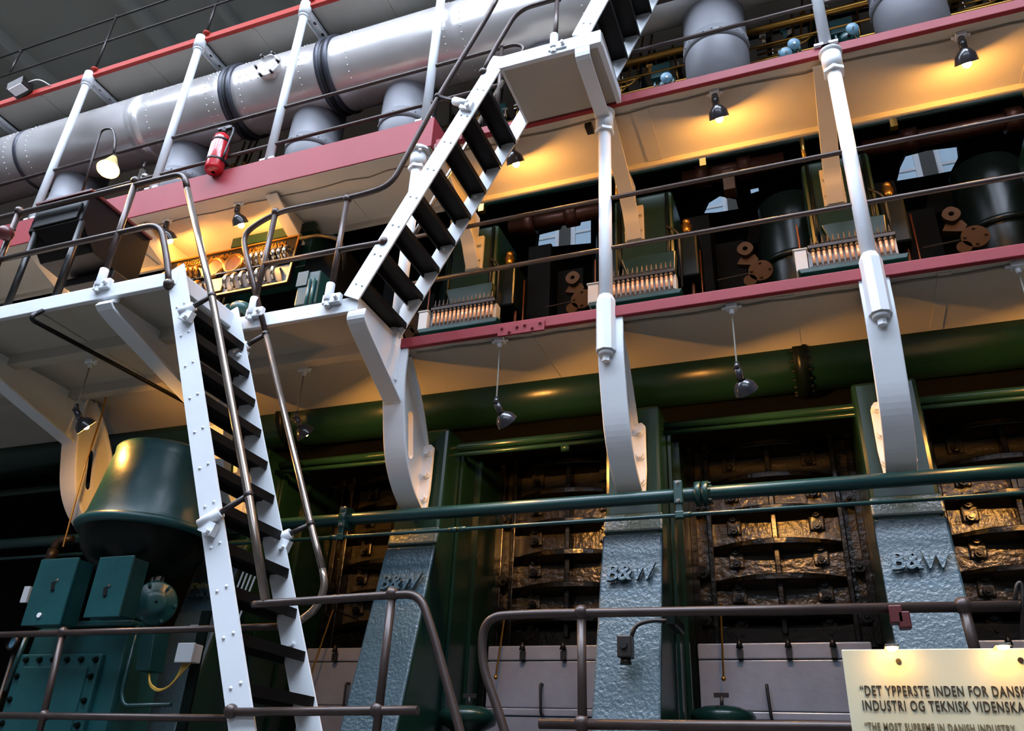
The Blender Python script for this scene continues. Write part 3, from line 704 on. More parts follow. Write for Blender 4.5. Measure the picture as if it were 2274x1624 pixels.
def pendant(x, y, ztop, zrim, label, tilt=(.36, .72, -.60)):
    c = V((x, y, ztop)); d = V(tilt).normalized(); rim = V((x, y, zrim))+V((d.x*.15, d.y*.15, 0))
    t = Thing('pendant_lamp', label, 'lamp', (x, y, zrim-.05), 'pendant lamps under the middle gallery')
    t.part('ceiling_box', MB().box(c+V((-.04, -.035, -.035)), c+V((.04, .035, 0))).cyl(c+V((0, 0, -.03)), c+V((0, 0, -.075)), .018, n=10).cyl(c+V((-.07, 0, -.018)), c+V((.07, 0, -.018)), .012, n=8), 'white', bevel=.006)
    top = rim-d*.15
    t.part('cord', MB().cyl(c+V((0, 0, -.05)), top+V((0, 0, .08)), .006, n=6), 'cable')
    t.part('neck', MB().cyl(top+V((0, 0, .08)), top+V((0, 0, .02)), .012, .026).cyl(top+V((0, 0, .03)), rim-d*.07, .026), 'shade')
    a, b = shade_mesh(rim, d, .085, .085, .028); o = t.part('lamp_shade', a, 'shade'); t.part('shade_lining', b, 'lining', o)
    t.part('bulb', MB().ball(rim-d*.014, .026, 12), 'pendantbulb')
pendant(-2.17, 5.08, 4.74, 4.07, 'dark pendant lamp right of the slotted bracket')
pendant(-.41, 5.08, 4.74, 4.11, 'dark pendant lamp hanging between the two right-hand brackets', (.25, .72, -.62))
pendant(-3.96, 5.08, 4.74, 4.16, 'dark pendant lamp behind the ladder handrails')
pendant(-5.55, 4.33, 4.66, 4.08, 'dark pendant lamp hanging in front of the left slotted bracket')
pendant(1.36, 5.08, 4.74, 4.11, 'pendant lamp just past the right edge of the photo')
def wire(name, pts, r, m, label):
    return single(name, MB().tube(pts, r, 6), m, label, 'cable')
def wavy(x0, x1, y, z, n, amp):
    return [(x0+(x1-x0)*i/n, y+random.uniform(-amp, amp), z) for i in range(n+1)]
wire('lamp_cable', wavy(-2.85, 3.5, 5.12, 6.84, 26, .02), .007, 'cable', 'grey cable joining the lamps along the right upper gallery underside')
wire('lamp_cable', wavy(-9, -3.0, 5.14, 6.832, 26, .02), .007, 'cable', 'grey cable joining the lamps under the red box beam')
wire('lamp_cable', wavy(-2.9, 4.0, 5.10, 4.733, 40, .012), .008, 'cable', 'grey cable joining the pendant lamps along the middle gallery underside')
wire('pull_wire', [V((P(232, 890, Y=5.0).x, 5.0, 4.72)), P(225, 925, Y=5.0), P(190, 1030, Y=5.0), P(140, 1215, Y=5.0)], .008, 'brass', 'thin yellow wire slanting down left of the bell-shaped vessel')

# ================================================================== black desk with gooseneck lamp and gauge board
y0 = 3.72; xa, xb = -6.02, -5.42; zt, zb = 5.93, 5.45; y1 = 4.42
t = Thing('writing_desk', 'black sloping desk on legs at the landing railing', 'desk', (-5.7, 4.0, 4.85))
t.part('case', MB().prism([(y0, zt), (y1, zt+.02), (y1, zb-.05), (y0+.2, zb), (y0, zb+.2)], YZ(0), xa, xb), 'desk', bevel=.008)
t.part('top_board', MB().box((xa-.02, y0-.02, zt), (xb+.02, y1, zt+.025)), 'deskred', bevel=.004, label='dark red top edge')
t.part('front_panel', MB().box((xa+.05, y0-.015, zb+.22), (xb-.05, y0, zt-.1)), 'black', bevel=.004)
t.part('ledge', MB().box((xa+.1, y1-.3, zb-.13), (xb+.05, y1, zb-.05)), 'black', bevel=.005)
for x, yy in ((xa+.06, y0+.03), (xb-.02, y0+.03), (xb-.1, y0+.1)): t.part('leg', MB().cyl((x, yy, 4.84), (x, yy, zb+.2), .026, n=12), 'black')
t = Thing('gooseneck_lamp', 'lit gooseneck lamp with a cone shade above the black desk', 'lamp', P(180, 430, Y=3.9))
a = P(180, 436, Y=3.9); h = P(242, 350, Y=3.9)
t.part('stem', MB().tube(fillet([a, P(212, 330, Y=3.9), P(225, 288, Y=3.9), P(250, 284, Y=3.9), P(257, 310, Y=3.9), P(252, 345, Y=3.9)], .12), .011, 8), 'iron')
t.part('foot', MB().cyl((a.x, a.y, zt-.02), a+V((0, 0, .02)), .016, n=10), 'iron')
d = (P(238, 385, Y=3.86)-P(252, 345, Y=3.9)).normalized(); d = (d+V((.02, -.10, 0))).normalized(); rim = P(240, 376, Y=3.86)
prof = [(.028, .20), (.04, .16), (.06, .09), (.095, 0)]
o = t.part('lamp_shade', MB().lathe(prof, rim, -d, 28), 'inner'); t.part('shade_lining', MB().lathe([(.092, .002), (.058, .088), (.03, .15), (.004, .15)], rim, -d, 28), 'inner', o)
t.part('cap', MB().cyl(rim-d*.2, rim-d*.235, .034, .02), 'iron')
t.part('bulb', MB().ball(rim-d*.05, .045, 14), 'bulb')

# gauge board, leaning slightly back
tl, tr2 = P(377, 580, Y=5.5), P(667, 524, Y=5.5)
bx0, bx1, bz0, bz1 = -6.36, -4.66, 5.99, 6.61
def G(u, v, q): return V((bx0+u, 5.46-q+v*.08, bz0+v))     # u right, v up, q out of the board
t = Thing('gauge_board', 'brass-lettered gauge board with two rows of polished levers and two round dials', 'gauge board', (-5.5, 5.5, 5.95))
t.part('panel', MB().prism([(0, 0), (1.70, 0), (1.70, .62), (0, .62)], G, -.05, 0), 'desk', bevel=.006)
rimb = MB()
for a, b, c, d in ((0, 0, 1.70, .02), (0, .60, 1.70, .62), (0, .0, .02, .62), (1.68, 0, 1.70, .62)): rimb.prism([(a, b), (c, b), (c, d), (a, d)], G, 0, .014)
t.part('rim', rimb, 'brass')
for v in (.27,): t.part('shelf', MB().prism([(.05, v), (1.65, v), (1.65, v+.02), (.05, v+.02)], G, 0, .03), 'bronze')
t.part('lettering', text_mb('BURMEISTER & WAIN', .092, .004, lambda a, b, q: G(.13+a, .505+b, .004+q), .82, 0, .001), 'brass')
t.part('lettering', text_mb('KØBENHAVN', .092, .004, lambda a, b, q: G(1.08+a, .505+b, .004+q), .82, 0, .001), 'brass')
for u in (.70, .94):
    c = G(u, .385, 0); n = (G(u, .385, .1)-c).normalized()
    o = t.part('dial', MB().lathe([(.125, 0), (.125, .03), (.10, .045), (.09, .03), (.002, .03)], c, n, 36), 'brass')
    t.part('dial_face', MB().cyl(c+n*.031, c+n*.034, .09, n=36), 'orange', o)
def lever(u, v, h, m='chrome'):
    pts = [G(u, v+h*math.cos(math.pi*k/8), .012+.07*math.sin(math.pi*k/8)) for k in range(9)]
    rs = [.010+.012*math.sin(math.pi*k/8) for k in range(9)]
    t.part('lever', MB().tube(pts, .02, 10, rs=rs), m)
for k in range(8): lever(.07+.062*k, .37, .065, 'brass')
for k in range(8): lever(1.14+.068*k, .385, .075)
for k in range(5): lever(.30+.068*k, .145, .075, 'brass')
for k in range(7): lever(.95+.098*k, .145, .085)
t.part('polished_plate', MB().prism([(.70, .05), (.88, .05), (.88, .22), (.70, .22)], G, 0, .02), 'brass')
def blk(name, a, b, m, label, cat, parts=(), bevel=.012):
    t = Thing(name, label, cat, ((a[0]+b[0])/2, (a[1]+b[1])/2, min(a[2], b[2])))
    t.part('body', MB().box(a, b), m, bevel=bevel)
    for n, mb, mm in parts: t.part(n, mb, mm)
    return t
blk('control_casing', (-5.6, 5.62, 6.3), (-4.6, 6.0, 6.80), 'green', 'dark green casing behind the top of the gauge board', 'casing',
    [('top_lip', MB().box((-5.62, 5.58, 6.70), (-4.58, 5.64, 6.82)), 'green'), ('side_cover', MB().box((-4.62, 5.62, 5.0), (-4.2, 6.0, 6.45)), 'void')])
p = P(690, 640, Y=5.45)
blk('fuse_box', p+V((-.12, -.05, -.22)), p+V((.12, .12, .16)), 'teal', 'blue-green box with small pipes right of the gauge board', 'box',
    [('conduit', MB().cyl(p+V((.03, -.07, -.3)), p+V((.03, -.07, .05)), .015).cyl(p+V((.08, -.07, -.3)), p+V((.08, -.07, .05)), .015), 'machine'), ('lid', MB().box(p+V((-.13, -.065, .0)), p+V((-.01, -.05, .165))), 'teal')])
p = P(535, 690, Y=5.1)
t = Thing('small_pump', 'small blue-green pump below the gauge board', 'pump', p-V((0, 0, .2)))
t.part('body', MB().ball(p, .11, 16, .8), 'machine'); t.part('flange', MB().cyl(p+V((-.14, 0, -.02)), p+V((-.10, 0, -.02)), .1), 'machine'); t.part('foot', MB().box((p.x-.06, p.y-.05, 4.80), (p.x+.06, p.y+.05, p.z-.05)), 'dgreen')
t = Thing('black_hose', 'black hose arching from the gauge board to the shaded bracket', 'hose', P(700, 525, Y=5.4))
t.part('tube', MB().tube(fillet([P(668, 530, Y=5.5), P(710, 522, Y=5.45), P(752, 530, Y=5.4), P(765, 560, Y=5.45), P(765, 600, Y=5.6)], .1), .022, 10), 'tread')

# fire extinguisher
p = P(473, 383, Y=4.9); a = V((0, 0, 1))
t = Thing('fire_extinguisher', 'red fire extinguisher with a white label hung on the upper railing', 'extinguisher', p)
t.part('cylinder', MB().lathe([(.02, 0), (.085, .01), (.095, .04), (.095, .42), (.085, .47), (.05, .51), (.03, .53)], p, a, 28), 'extred')
t.part('label', MB().add([p+V((.0965*math.sin(q), -.0965*math.cos(q), z)) for z in (.16, .36) for q in [(-.75+.1*k) for k in range(9)]], [(k, k+1, k+10, k+9) for k in range(8)], True), 'paper')
t.part('band', MB().lathe([(.097, .12), (.099, .12), (.099, .145), (.097, .145)], p, a, 28).lathe([(.097, .385), (.099, .385), (.099, .41), (.097, .41)], p, a, 28), 'black')
t.part('valve_head', MB().cyl(p+a*.53, p+a*.6, .03).box(p+V((-.02, -.02, .58)), p+V((.1, .02, .61))).box(p+V((-.09, -.015, .6)), p+V((.07, .015, .625))), 'black')
t.part('hose', MB().tube(fillet([p+a*.58, p+V((.11, 0, .6)), p+V((.15, -.02, .5)), p+V((.13, -.03, .3)), p+V((.11, -.03, .1))], .08), .012, 8), 'black')
t.part('hanger', MB().box(p+V((-.12, .08, .1)), p+V((-.09, .12, .5))).box(p+V((-.12, .0, .14)), p+V((.1, .1, .16))), 'black')

# ================================================================== exhaust pipe and grey ducts
ey, ez, er = 5.56, 8.93, .42
t = Thing('exhaust_pipe', 'huge riveted aluminium-grey exhaust pipe behind the white posts', 'pipe', (-5, ey, ez-er))
t.part('barrel', MB().cyl((-14, ey, ez), (6, ey, ez), er, n=72), 'pipe')
for x in (-4.60, -5.92):
    o = t.part('flange', MB().lathe([(er, -.085), (er+.03, -.08), (er+.03, -.035), (er+.012, -.03), (er+.012, .03), (er+.03, .035), (er+.03, .08), (er, .085)], (x, ey, ez), (1, 0, 0), 64), 'pipeband')
    rg = MB()
    for q in (-.03, .0, .03): rg.lathe([(er+.012, q-.006), (er+.022, q-.004), (er+.022, q+.004), (er+.012, q+.006)], (x, ey, ez), (1, 0, 0), 48)
    t.part('seal_ring', rg, 'black', o)
t.part('band', MB().lathe([(er, -.03), (er+.006, -.03), (er+.006, .03), (er, .03)], (-9.3, ey, ez), (1, 0, 0), 64), 'pipeband')
t.part('band', MB().lathe([(er, -.1), (er+.005, -.1), (er+.005, .1), (er, .1)], (-7.35, ey, ez), (1, 0, 0), 64), 'pipe')
rv = MB()
for x in (-9.1, -9.5, -7.1, -6.2, -6.1, -5.72, -4.9, -4.28, -3.1, -2.9, -1.6):
    for k in range(36):
        a = 2*math.pi*k/36; u = V((0, math.cos(a), math.sin(a))); rv.rivet(V((x, ey, ez))+u*er, u, .009)
for x0, x1, a in ((-5.7, -4.8, 3.3), (-5.65, -4.85, 3.5), (-7, -6.2, 2.4), (-4.2, -1.7, 2.35)):
    n = int((x1-x0)/.09)
    for k in range(n+1): u = V((0, math.cos(a), math.sin(a))); rv.rivet(V((x0+(x1-x0)*k/n, ey, ez))+u*er, u, .009)
pieces(t, 'rivet', rv, 'pipe', most=100)
a = 3.3; u = V((0, math.cos(a), math.sin(a))); c = V((P(600, 155, Y=5.15).x, ey, ez))+u*(er-.02)
o = t.part('inspection_port', MB().lathe([(.16, 0), (.16, .06), (.13, .085), (.12, .07), (.002, .075)], c, u, 32), 'pipe')
for k in range(6):
    q = k*math.pi/3; e1, e2, _ = frame_of(u); t.part('port_clamp', MB().bolt(c+u*.07+(e1*math.cos(q)+e2*math.sin(q))*.145, u, .016, .03), 'iron', o)
for i, (x, lab) in enumerate(((1.30, 'grey duct at the top right edge of the photo'), (-.39, 'grey duct rising right of the top ladder'), (-2.1, 'grey duct mostly hidden behind the small landing'),
        (-3.76, 'grey domed duct just above the box beam end'), (-4.98, 'grey duct in the shade below the riveted pipe'), (-6.85, 'grey domed duct left of the fire extinguisher'), (-8.7, 'grey domed duct behind the desk lamp'))):
    t = Thing('branch_duct', lab, 'duct', (x, 5.80, 7.3), 'grey ducts rising from the cylinders')
    t.part('riser', MB().cyl((x, 5.80, 7.3), (x, 5.80, 8.75), .30, n=40), 'grey_duct')
    rv = MB().lathe([(.30, -.04), (.312, -.04), (.312, .09), (.30, .09)], (x, 5.80, 8.02), n=40)
    for k in range(24): a = 2*math.pi*k/24; u = V((math.cos(a), math.sin(a), 0)); rv.rivet(V((x, 5.80, 8.05))+u*.312, u, .011)
    t.part('collar', rv, 'grey_duct')

# ================================================================== engine above the middle gallery
def pxpoly(pts, Y): return [(P(a, b, Y=Y).x, P(a, b, Y=Y).z) for a, b in pts]
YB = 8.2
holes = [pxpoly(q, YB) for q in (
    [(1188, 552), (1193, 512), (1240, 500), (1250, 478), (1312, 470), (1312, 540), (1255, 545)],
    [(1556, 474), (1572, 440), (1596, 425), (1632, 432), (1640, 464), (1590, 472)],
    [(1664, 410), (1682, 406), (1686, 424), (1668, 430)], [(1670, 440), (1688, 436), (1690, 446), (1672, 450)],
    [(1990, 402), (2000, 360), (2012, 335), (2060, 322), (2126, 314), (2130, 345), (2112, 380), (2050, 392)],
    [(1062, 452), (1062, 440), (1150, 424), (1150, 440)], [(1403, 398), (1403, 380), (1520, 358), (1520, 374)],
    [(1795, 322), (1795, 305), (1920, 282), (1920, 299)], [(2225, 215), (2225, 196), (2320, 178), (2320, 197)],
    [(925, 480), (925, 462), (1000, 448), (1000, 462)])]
struct('trim_10', MB().prism([(-13, 4.5), (6, 4.5), (6, 9.2), (-13, 9.2)], lambda u, v, q: (u, YB+q, v), 0, .1, holes), 'void')  # added black sheet for the engine's darkness, holed where far windows show through
struct('trim_11', MB().box((-13, 7.45, 8.45), (6, 7.6, 10.6)), 'void')  # black sheet put in to keep the space behind the valve gear dark

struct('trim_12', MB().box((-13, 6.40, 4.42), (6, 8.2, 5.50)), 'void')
def engine_frame(x, label):
    t = Thing('cylinder_block', label, 'engine block', (x, 6.5, 5.52), 'green cylinder frames behind the middle gallery')
    t.part('box_front', MB().box((x-.30, 6.10, 5.50), (x+.26, 6.65, 6.74)), 'green', bevel=.03)
    t.part('lower_cover', MB().prism([(-.22, 5.97), (.28, 5.97), (.26, 5.62), (-.14, 5.70)], lambda u, v, q: (x+u, 6.10+q, v), -.10, 0), 'green', bevel=.01)
    for dx in (-.25, .21): t.part('corner_strip', MB().cyl((x+dx, 6.09, 5.6), (x+dx, 6.09, 6.7), .02, n=8), 'dgreen')
    t.part('valve_block', MB().box((x+.26, 6.12, 5.75), (x+.46, 6.5, 6.25)), 'dgreen', bevel=.02)
    t.part('oil_cup', MB().cyl((x+.36, 6.2, 6.25), (x+.36, 6.2, 6.36), .035, .05).ball((x+.36, 6.2, 6.40), .04, 10), 'brass')
    t.part('grease_pipe', MB().tube(fillet([(x+.31, 6.06, 5.6), (x+.31, 6.06, 6.2), (x+.2, 6.06, 6.3)], .06), .012, 8), 'black')
    t.part('top_stay', MB().cyl((x-.26, 6.07, 6.74), (x-.26, 6.07, 7.02), .02, n=8), 'brass')
for x, lab in ((-6.3, 'green frame block behind the left end of the gauge board'), (-4.75, 'green frame block right of the gauge board'), (-2.96, 'green frame block behind the first lubricator, right of the long ladder'), (-1.2, 'green frame block behind the middle lubricator'), (.52, 'green frame block behind the right-hand lubricator'), (2.3, 'green frame block past the right edge')):
    engine_frame(x, lab)
def crank_bay(x, label):
    t = Thing('cylinder_jacket', label, 'cylinder', (x+.3, 7.0, 5.5), 'dark glossy cylinders between the green frames')
    t.part('jacket', MB().lathe([(.34, 5.5), (.34, 6.6), (.30, 6.75), (.30, 7.0), (.02, 7.0)], (x+.42, 7.05, 0), n=40), 'dgreen')
    t.part('jacket_rib', MB().lathe([(.34, 6.2), (.37, 6.21), (.37, 6.26), (.34, 6.27)], (x+.42, 7.05, 0), n=40), 'dgreen')
    c = V((x-.02, 6.62, 6.30))
    e = [(.068*math.cos(2*math.pi*k/20)*(1.0+.12*math.cos(4*math.pi*k/20)), .078*math.sin(2*math.pi*k/20)) for k in range(20)]
    h = [(.024*math.cos(2*math.pi*k/12), .024*math.sin(2*math.pi*k/12)) for k in range(12)]
    t.part('pierced_disc', MB().prism(e, lambda u, v, q: c+V((u, q, v)), 0, .04, [h]), 'brown')
    t.part('disc_bracket', MB().prism([(-.09, -.13), (-.04, -.04), (.08, -.05), (.11, -.11), (.07, -.17), (-.02, -.15)], lambda u, v, q: c+V((u, q, v)), .05, .12), 'brown')
    c2 = V((x+.1, 6.55, 5.98)); o = t.part('round_cover', MB().cyl(c2, c2+V((0, .04, 0)), .11, n=24).cyl(c2+V((-.10, 0, -.09)), c2+V((-.10, .04, -.09)), .06, n=18), 'brown')
    for k in range(4): a = k*math.pi/2; t.part('cover_bolt', MB().bolt(c2+V((.08*math.cos(a), 0, .08*math.sin(a))), (0, -1, 0), .012, .012), 'brown', o)
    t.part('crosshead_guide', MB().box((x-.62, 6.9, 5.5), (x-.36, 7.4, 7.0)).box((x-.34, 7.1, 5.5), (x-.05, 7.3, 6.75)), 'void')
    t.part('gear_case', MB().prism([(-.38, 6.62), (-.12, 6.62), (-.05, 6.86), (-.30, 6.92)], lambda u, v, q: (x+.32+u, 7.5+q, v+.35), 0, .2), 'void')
    for dx in (-.48, -.40): t.part('stand_pipe', MB().cyl((x+dx, 6.25, 5.2), (x+dx, 6.25, 6.3 if dx < -.45 else 6.1), .018 if dx < -.45 else .009, n=8), 'copper')
    t.part('tie_rod', MB().cyl((x-.3, 6.62, 5.99), (x+.0, 6.62, 6.01), .008, n=6), 'iron')
for x, lab in ((-3.85, 'dark cylinder in the gloom behind the long ladder'), (-2.05, 'dark cylinder between the first and middle lubricators'), (-.34, 'dark cylinder with an amber streak between the middle and right lubricators'), (1.42, 'dark cylinder with an orange streak at the right edge')):
    crank_bay(x, lab)
for xa, xb, z, lab in ((-2.95, -1.75, 7.40, 'rusty copper shaft end just right of the long ladder'), (-.95, .1, 7.60, 'rusty copper shaft between the two tall white poles'), (.85, 3.0, 7.53, 'rusty copper shaft at the right edge under the lit gallery')):
    t = Thing('cam_shaft', lab, 'shaft', ((xa+xb)/2, 7.0, z-.1), 'copper shafts behind the green frames')
    t.part('shaft', MB().cyl((xa, 7.0, z), (xb, 7.0, z), .085, n=24), 'copper')
    for k in (.2, .62): x = xa+(xb-xa)*k; t.part('shaft_collar', MB().cyl((x-.07, 7, z), (x+.07, 7, z), .12, n=24), 'copper')
t = Thing('bearing_strap', 'tan bearing strap hanging from the copper shaft between the tall poles', 'bearing', (-.45, 6.9, 7.2))
p = P(1618, 390, Y=6.9)
t.part('strap', MB().box(p+V((-.06, -.05, -.22)), p+V((.06, .1, .05))), 'orange', bevel=.01)
p = P(1600, 346, Y=6.3)
t = long_pipe('hand_pipe', [(-3.0, 6.3, p.z), (6, 6.3, p.z)], .026, 'green', 'green pipe just below the lit underside of the upper gallery')
for px in (1560, 1080, 2000): t.part('pipe_clip', MB().box((P(px, 345, Y=6.3).x-.03, 6.27, p.z-.1), (P(px, 345, Y=6.3).x+.03, 6.33, p.z+.03)), 'brass')

# lubricators standing on the middle gallery
def lubricator(x0, label):
    y = 5.93; z0 = 5.44; L = .74; n = 15
    t = Thing('lubricator', label, 'lubricator', (x0+L/2, y+.05, z0-.06), 'sight-glass lubricators on the middle gallery')
    t.part('oil_tray', MB().prism([(0, -.03), (.78, -.03), (.80, .015), (-.02, .015)], lambda u, v, q: (x0+u, y+q, z0+v), -.09, .12), 'teal', bevel=.006)
    t.part('tank', MB().box((x0+.07, y, z0+.01), (x0+L, y+.11, z0+.24)), 'ltgrey', bevel=.006)
    t.part('end_box', MB().box((x0-.03, y-.07, z0+.01), (x0+.065, y+.1, z0+.21)).box((x0-.04, y-.08, z0+.21), (x0+.075, y+.11, z0+.225)), 'ltgrey', bevel=.006)
    t.part('end_stem', MB().cyl((x0+.02, y, z0+.22), (x0+.02, y, z0+.27), .028, .02).cyl((x0+.02, y, z0+.26), (x0+.02, y, z0+.52), .007, n=6), 'copper')
    t.part('valve_rail', MB().box((x0+.08, y-.05, z0+.225), (x0+L, y+.02, z0+.26)), 'iron', bevel=.004)
    t.part('base_rail', MB().box((x0+.08, y-.05, z0+.025), (x0+L, y+.0, z0+.05)), 'iron', bevel=.004)
    t.part('stand', MB().box((x0+.1, y+.03, 4.8), (x0+.16, y+.09, z0-.02)).box((x0+L-.16, y+.03, 4.8), (x0+L-.1, y+.09, z0-.02)), 'dgreen')
    for k in range(n):
        x = x0+.115+(L-.15)*k/(n-1)
        t.part('sight_glass', MB().cyl((x, y-.028, z0+.075), (x, y-.028, z0+.205), .0125, n=10), 'glass')
        t.part('glass_fitting', MB().cyl((x, y-.03, z0+.035), (x, y-.03, z0+.06), .019, n=6).cyl((x, y-.03, z0+.06), (x, y-.03, z0+.085), .013, n=8).box((x-.008, y-.06, z0+.0), (x+.008, y-.04, z0+.05)), 'iron')
        t.part('needle_valve', MB().cyl((x, y-.03, z0+.20), (x, y-.03, z0+.262), .018, n=6).ball((x, y-.03, z0+.275), .018, 8).cyl((x, y-.03, z0+.285), (x, y-.03, z0+.345), .009, .003, n=6), 'iron')
lubricator(-3.335, 'lubricator with glowing glass tubes nearest the long ladder')
lubricator(-1.66, 'lubricator with glowing glass tubes crossed by the middle white pole')
lubricator(.09, 'lubricator with glowing glass tubes crossed by the tall right-hand pole')

# ================================================================== valve gear at the top right
def brass_pipe(pa, pb, Y, r, label, m='brass'):
    a, b = P(*pa, Y=Y), P(*pb, Y=Y); z = (a.z+b.z)/2
    return long_pipe('brass_pipe', [(-2.6, Y, z), (6, Y, z)], r, m, label)
brass_pipe((1430, 130), (1790, 42), 5.95, .035, 'thick brass pipe crossing behind the grey ducts at top right')
brass_pipe((1410, 205), (1480, 185), 5.9, .012, 'upper thin brass pipe just above the pink-red edge at top right')
brass_pipe((1410, 225), (1480, 205), 5.9, .010, 'second thin brass pipe just above the pink-red edge at top right')
brass_pipe((1720, 98), (1800, 72), 6.0, .012, 'third thin brass pipe near the blue handwheels')
brass_pipe((1710, 70), (1800, 45), 6.9, .05, 'dark thick pipe in the gloom behind the valve gear', 'bronzedark')
def handwheel(px, py, label):
    c = P(px, py, Y=5.62); n = V((.25, -1, -.35)).normalized(); e1, e2, _ = frame_of(n)
    t = Thing('handwheel', label, 'handwheel', c-V((0, 0, .2)), 'pale blue handwheels at the top right')
    t.part('disc', MB().lathe([(.052, -.012), (.058, 0), (.052, .012), (.002, .014)], c, n, 20), 'blue'); t.part('hub', MB().cyl(c, c+n*.025, .009), 'chrome')
    t.part('spindle', MB().cyl(c, c-n*.18, .016), 'iron')
    q = c-n*.18
    t.part('valve_body', MB().ball(q, .075, 12).cyl(V((q.x, q.y, 6.92)), q, .04), 'teal'); t.part('valve_flange', MB().cyl(q+V((-.1, 0, 0)), q+V((-.08, 0, 0)), .07), 'teal'); t.part('valve_flange', MB().cyl(q+V((.08, 0, 0)), q+V((.1, 0, 0)), .07), 'teal')
for px, py, lab in ((1480, 173, 'pale blue handwheel left of the nearest grey duct'), (1763, 98, 'pale blue handwheel left of the tall right-hand post'), (1893, 64, 'pale blue handwheel right of the tall right-hand post'), (1745, 118, 'lower blue handwheel left of the tall right-hand post')):
    handwheel(px, py, lab)
def valve_gear(x, label):
    t = Thing('valve_gear', label, 'valve gear', (x, 6.3, 7.6), 'dark valve gear between the grey ducts')
    rnd = random.Random(int(x*100)+500)
    t.part('bed', MB().box((x-.5, 6.3, 7.9), (x+.5, 7.3, 8.05)), 'dgreen', bevel=.01)
    for k in range(5):
        q = x-.42+.2*k
        t.part('spring_housing', MB().cyl((q, 6.45, 8.05), (q, 6.45, 8.35+.1*(k % 2)), .05, n=14).cyl((q, 6.45, 8.35), (q, 6.45, 8.42+.1*(k % 2)), .03, n=10), ('teal', 'dgreen', 'iron')[k % 3])
        t.part('rocker', MB().obox((q+.05, 6.35, 8.5+rnd.uniform(-.05, .1)), (.03, 0, .01), (0, .18, .05), (0, -.01, .03)), ('iron', 'chrome', 'teal')[k % 3], bevel=.006)
        t.part('push_rod', MB().cyl((q+.06, 6.15, 8.1), (q+.06+rnd.uniform(-.05, .05), 6.18, 8.75), .012, n=8), ('chrome', 'brass', 'iron')[k % 3])
        z = 8.12+rnd.uniform(0, .5)
        t.part('union_nut', MB().cyl((q-.04, 6.02, z), (q+.02, 6.02, z), .028, n=6).box((q-.02, 6.0, z-.12), (q+.01, 6.03, z)), ('chrome', 'brass', 'machine')[rnd.randrange(3)])
    for k in range(3): t.part('fuel_pipe', MB().tube(fillet([(x-.5, 6.1, 8.15+.07*k), (x-.1+.1*k, 6.1, 8.17+.07*k), (x+.1*k, 6.1, 8.9)], .1), .011, 8), 'brass')
    t.part('name_block', MB().box((x+.18, 6.0, 8.15), (x+.38, 6.06, 8.33)), 'machine', bevel=.01)
for x, lab in ((.48, 'dark valve gear beside the tall right-hand post'), (-1.25, 'dark valve gear with bright fittings left of the nearest grey duct'), (-3.05, 'dark valve gear behind the box beam end'), (-6.35, 'dark valve gear behind the red fire extinguisher'), (2.2, 'dark valve gear at the top right corner')):
    valve_gear(x, lab)

# ================================================================== auxiliary machine at lower left
c = V((-5.09, 4.95, -.06))
t = Thing('bell_vessel', 'blue-green bell-shaped vessel with a rounded bottom behind the lower ladder', 'vessel', (c.x, c.y, 2.9))
t.part('bell', MB().lathe([(.01, 4.06), (.385, 4.06), (.40, 4.04), (.40, 3.97), (.405, 3.96), (.45, 3.66), (.48, 3.48), (.515, 3.40)], c, n=56), 'machine')
t.part('rim', MB().lathe([(.50, 3.42), (.53, 3.41), (.548, 3.38), (.53, 3.345), (.49, 3.34)], c, n=56), 'machine')
t.part('bowl', MB().lathe([(.50, 3.345), (.485, 3.30), (.45, 3.2), (.36, 3.09), (.25, 3.02), (.10, 2.99)], c, n=56), 'dgreen')
t.part('stem', MB().cyl(c+V((0, 0, 2.6)), c+V((0, 0, 3.02)), .10, n=24), 'dgreen')
t.part('stem_flange', MB().cyl(c+V((0, 0, 2.95)), c+V((0, 0, 2.90)), .17, n=24).cyl(c+V((0, 0, 2.86)), c+V((0, 0, 2.82)), .15, n=24), 'dgreen')
p = P(338, 1345, Y=4.95)
t = Thing('actuator', 'blue-green round valve actuator under the bell-shaped vessel', 'valve', p-V((0, 0, .2)))
t.part('housing', MB().cyl(p+V((-.19, 0, .0)), p+V((.05, 0, .02)), .13, .15, n=28), 'machine', bevel=.012)
n = V((.8, -.6, 0)).normalized()
t.part('end_cover', MB().lathe([(.165, 0), (.165, .045), (.15, .06), (.10, .062), (.085, .09), (.05, .10), (.01, .10)], p+V((.05, -.04, 0)), n, 28), 'machine')
for k in range(6): a = k*math.pi/3; e1, e2, _ = frame_of(n); t.part('cover_bolt', MB().bolt(p+V((.05, -.04, 0))+n*.05+(e1*math.cos(a)+e2*math.sin(a))*.14, n, .014, .014), 'machine')
t.part('mount', MB().box(p+V((-.24, -.05, -.24)), p+V((-.02, .12, -.06))), 'machine', bevel=.01)
t.part('chrome_spindle', MB().cyl(p+V((-.02, 0, .12)), p+V((-.02, 0, .32)), .055, n=20), 'chrome')
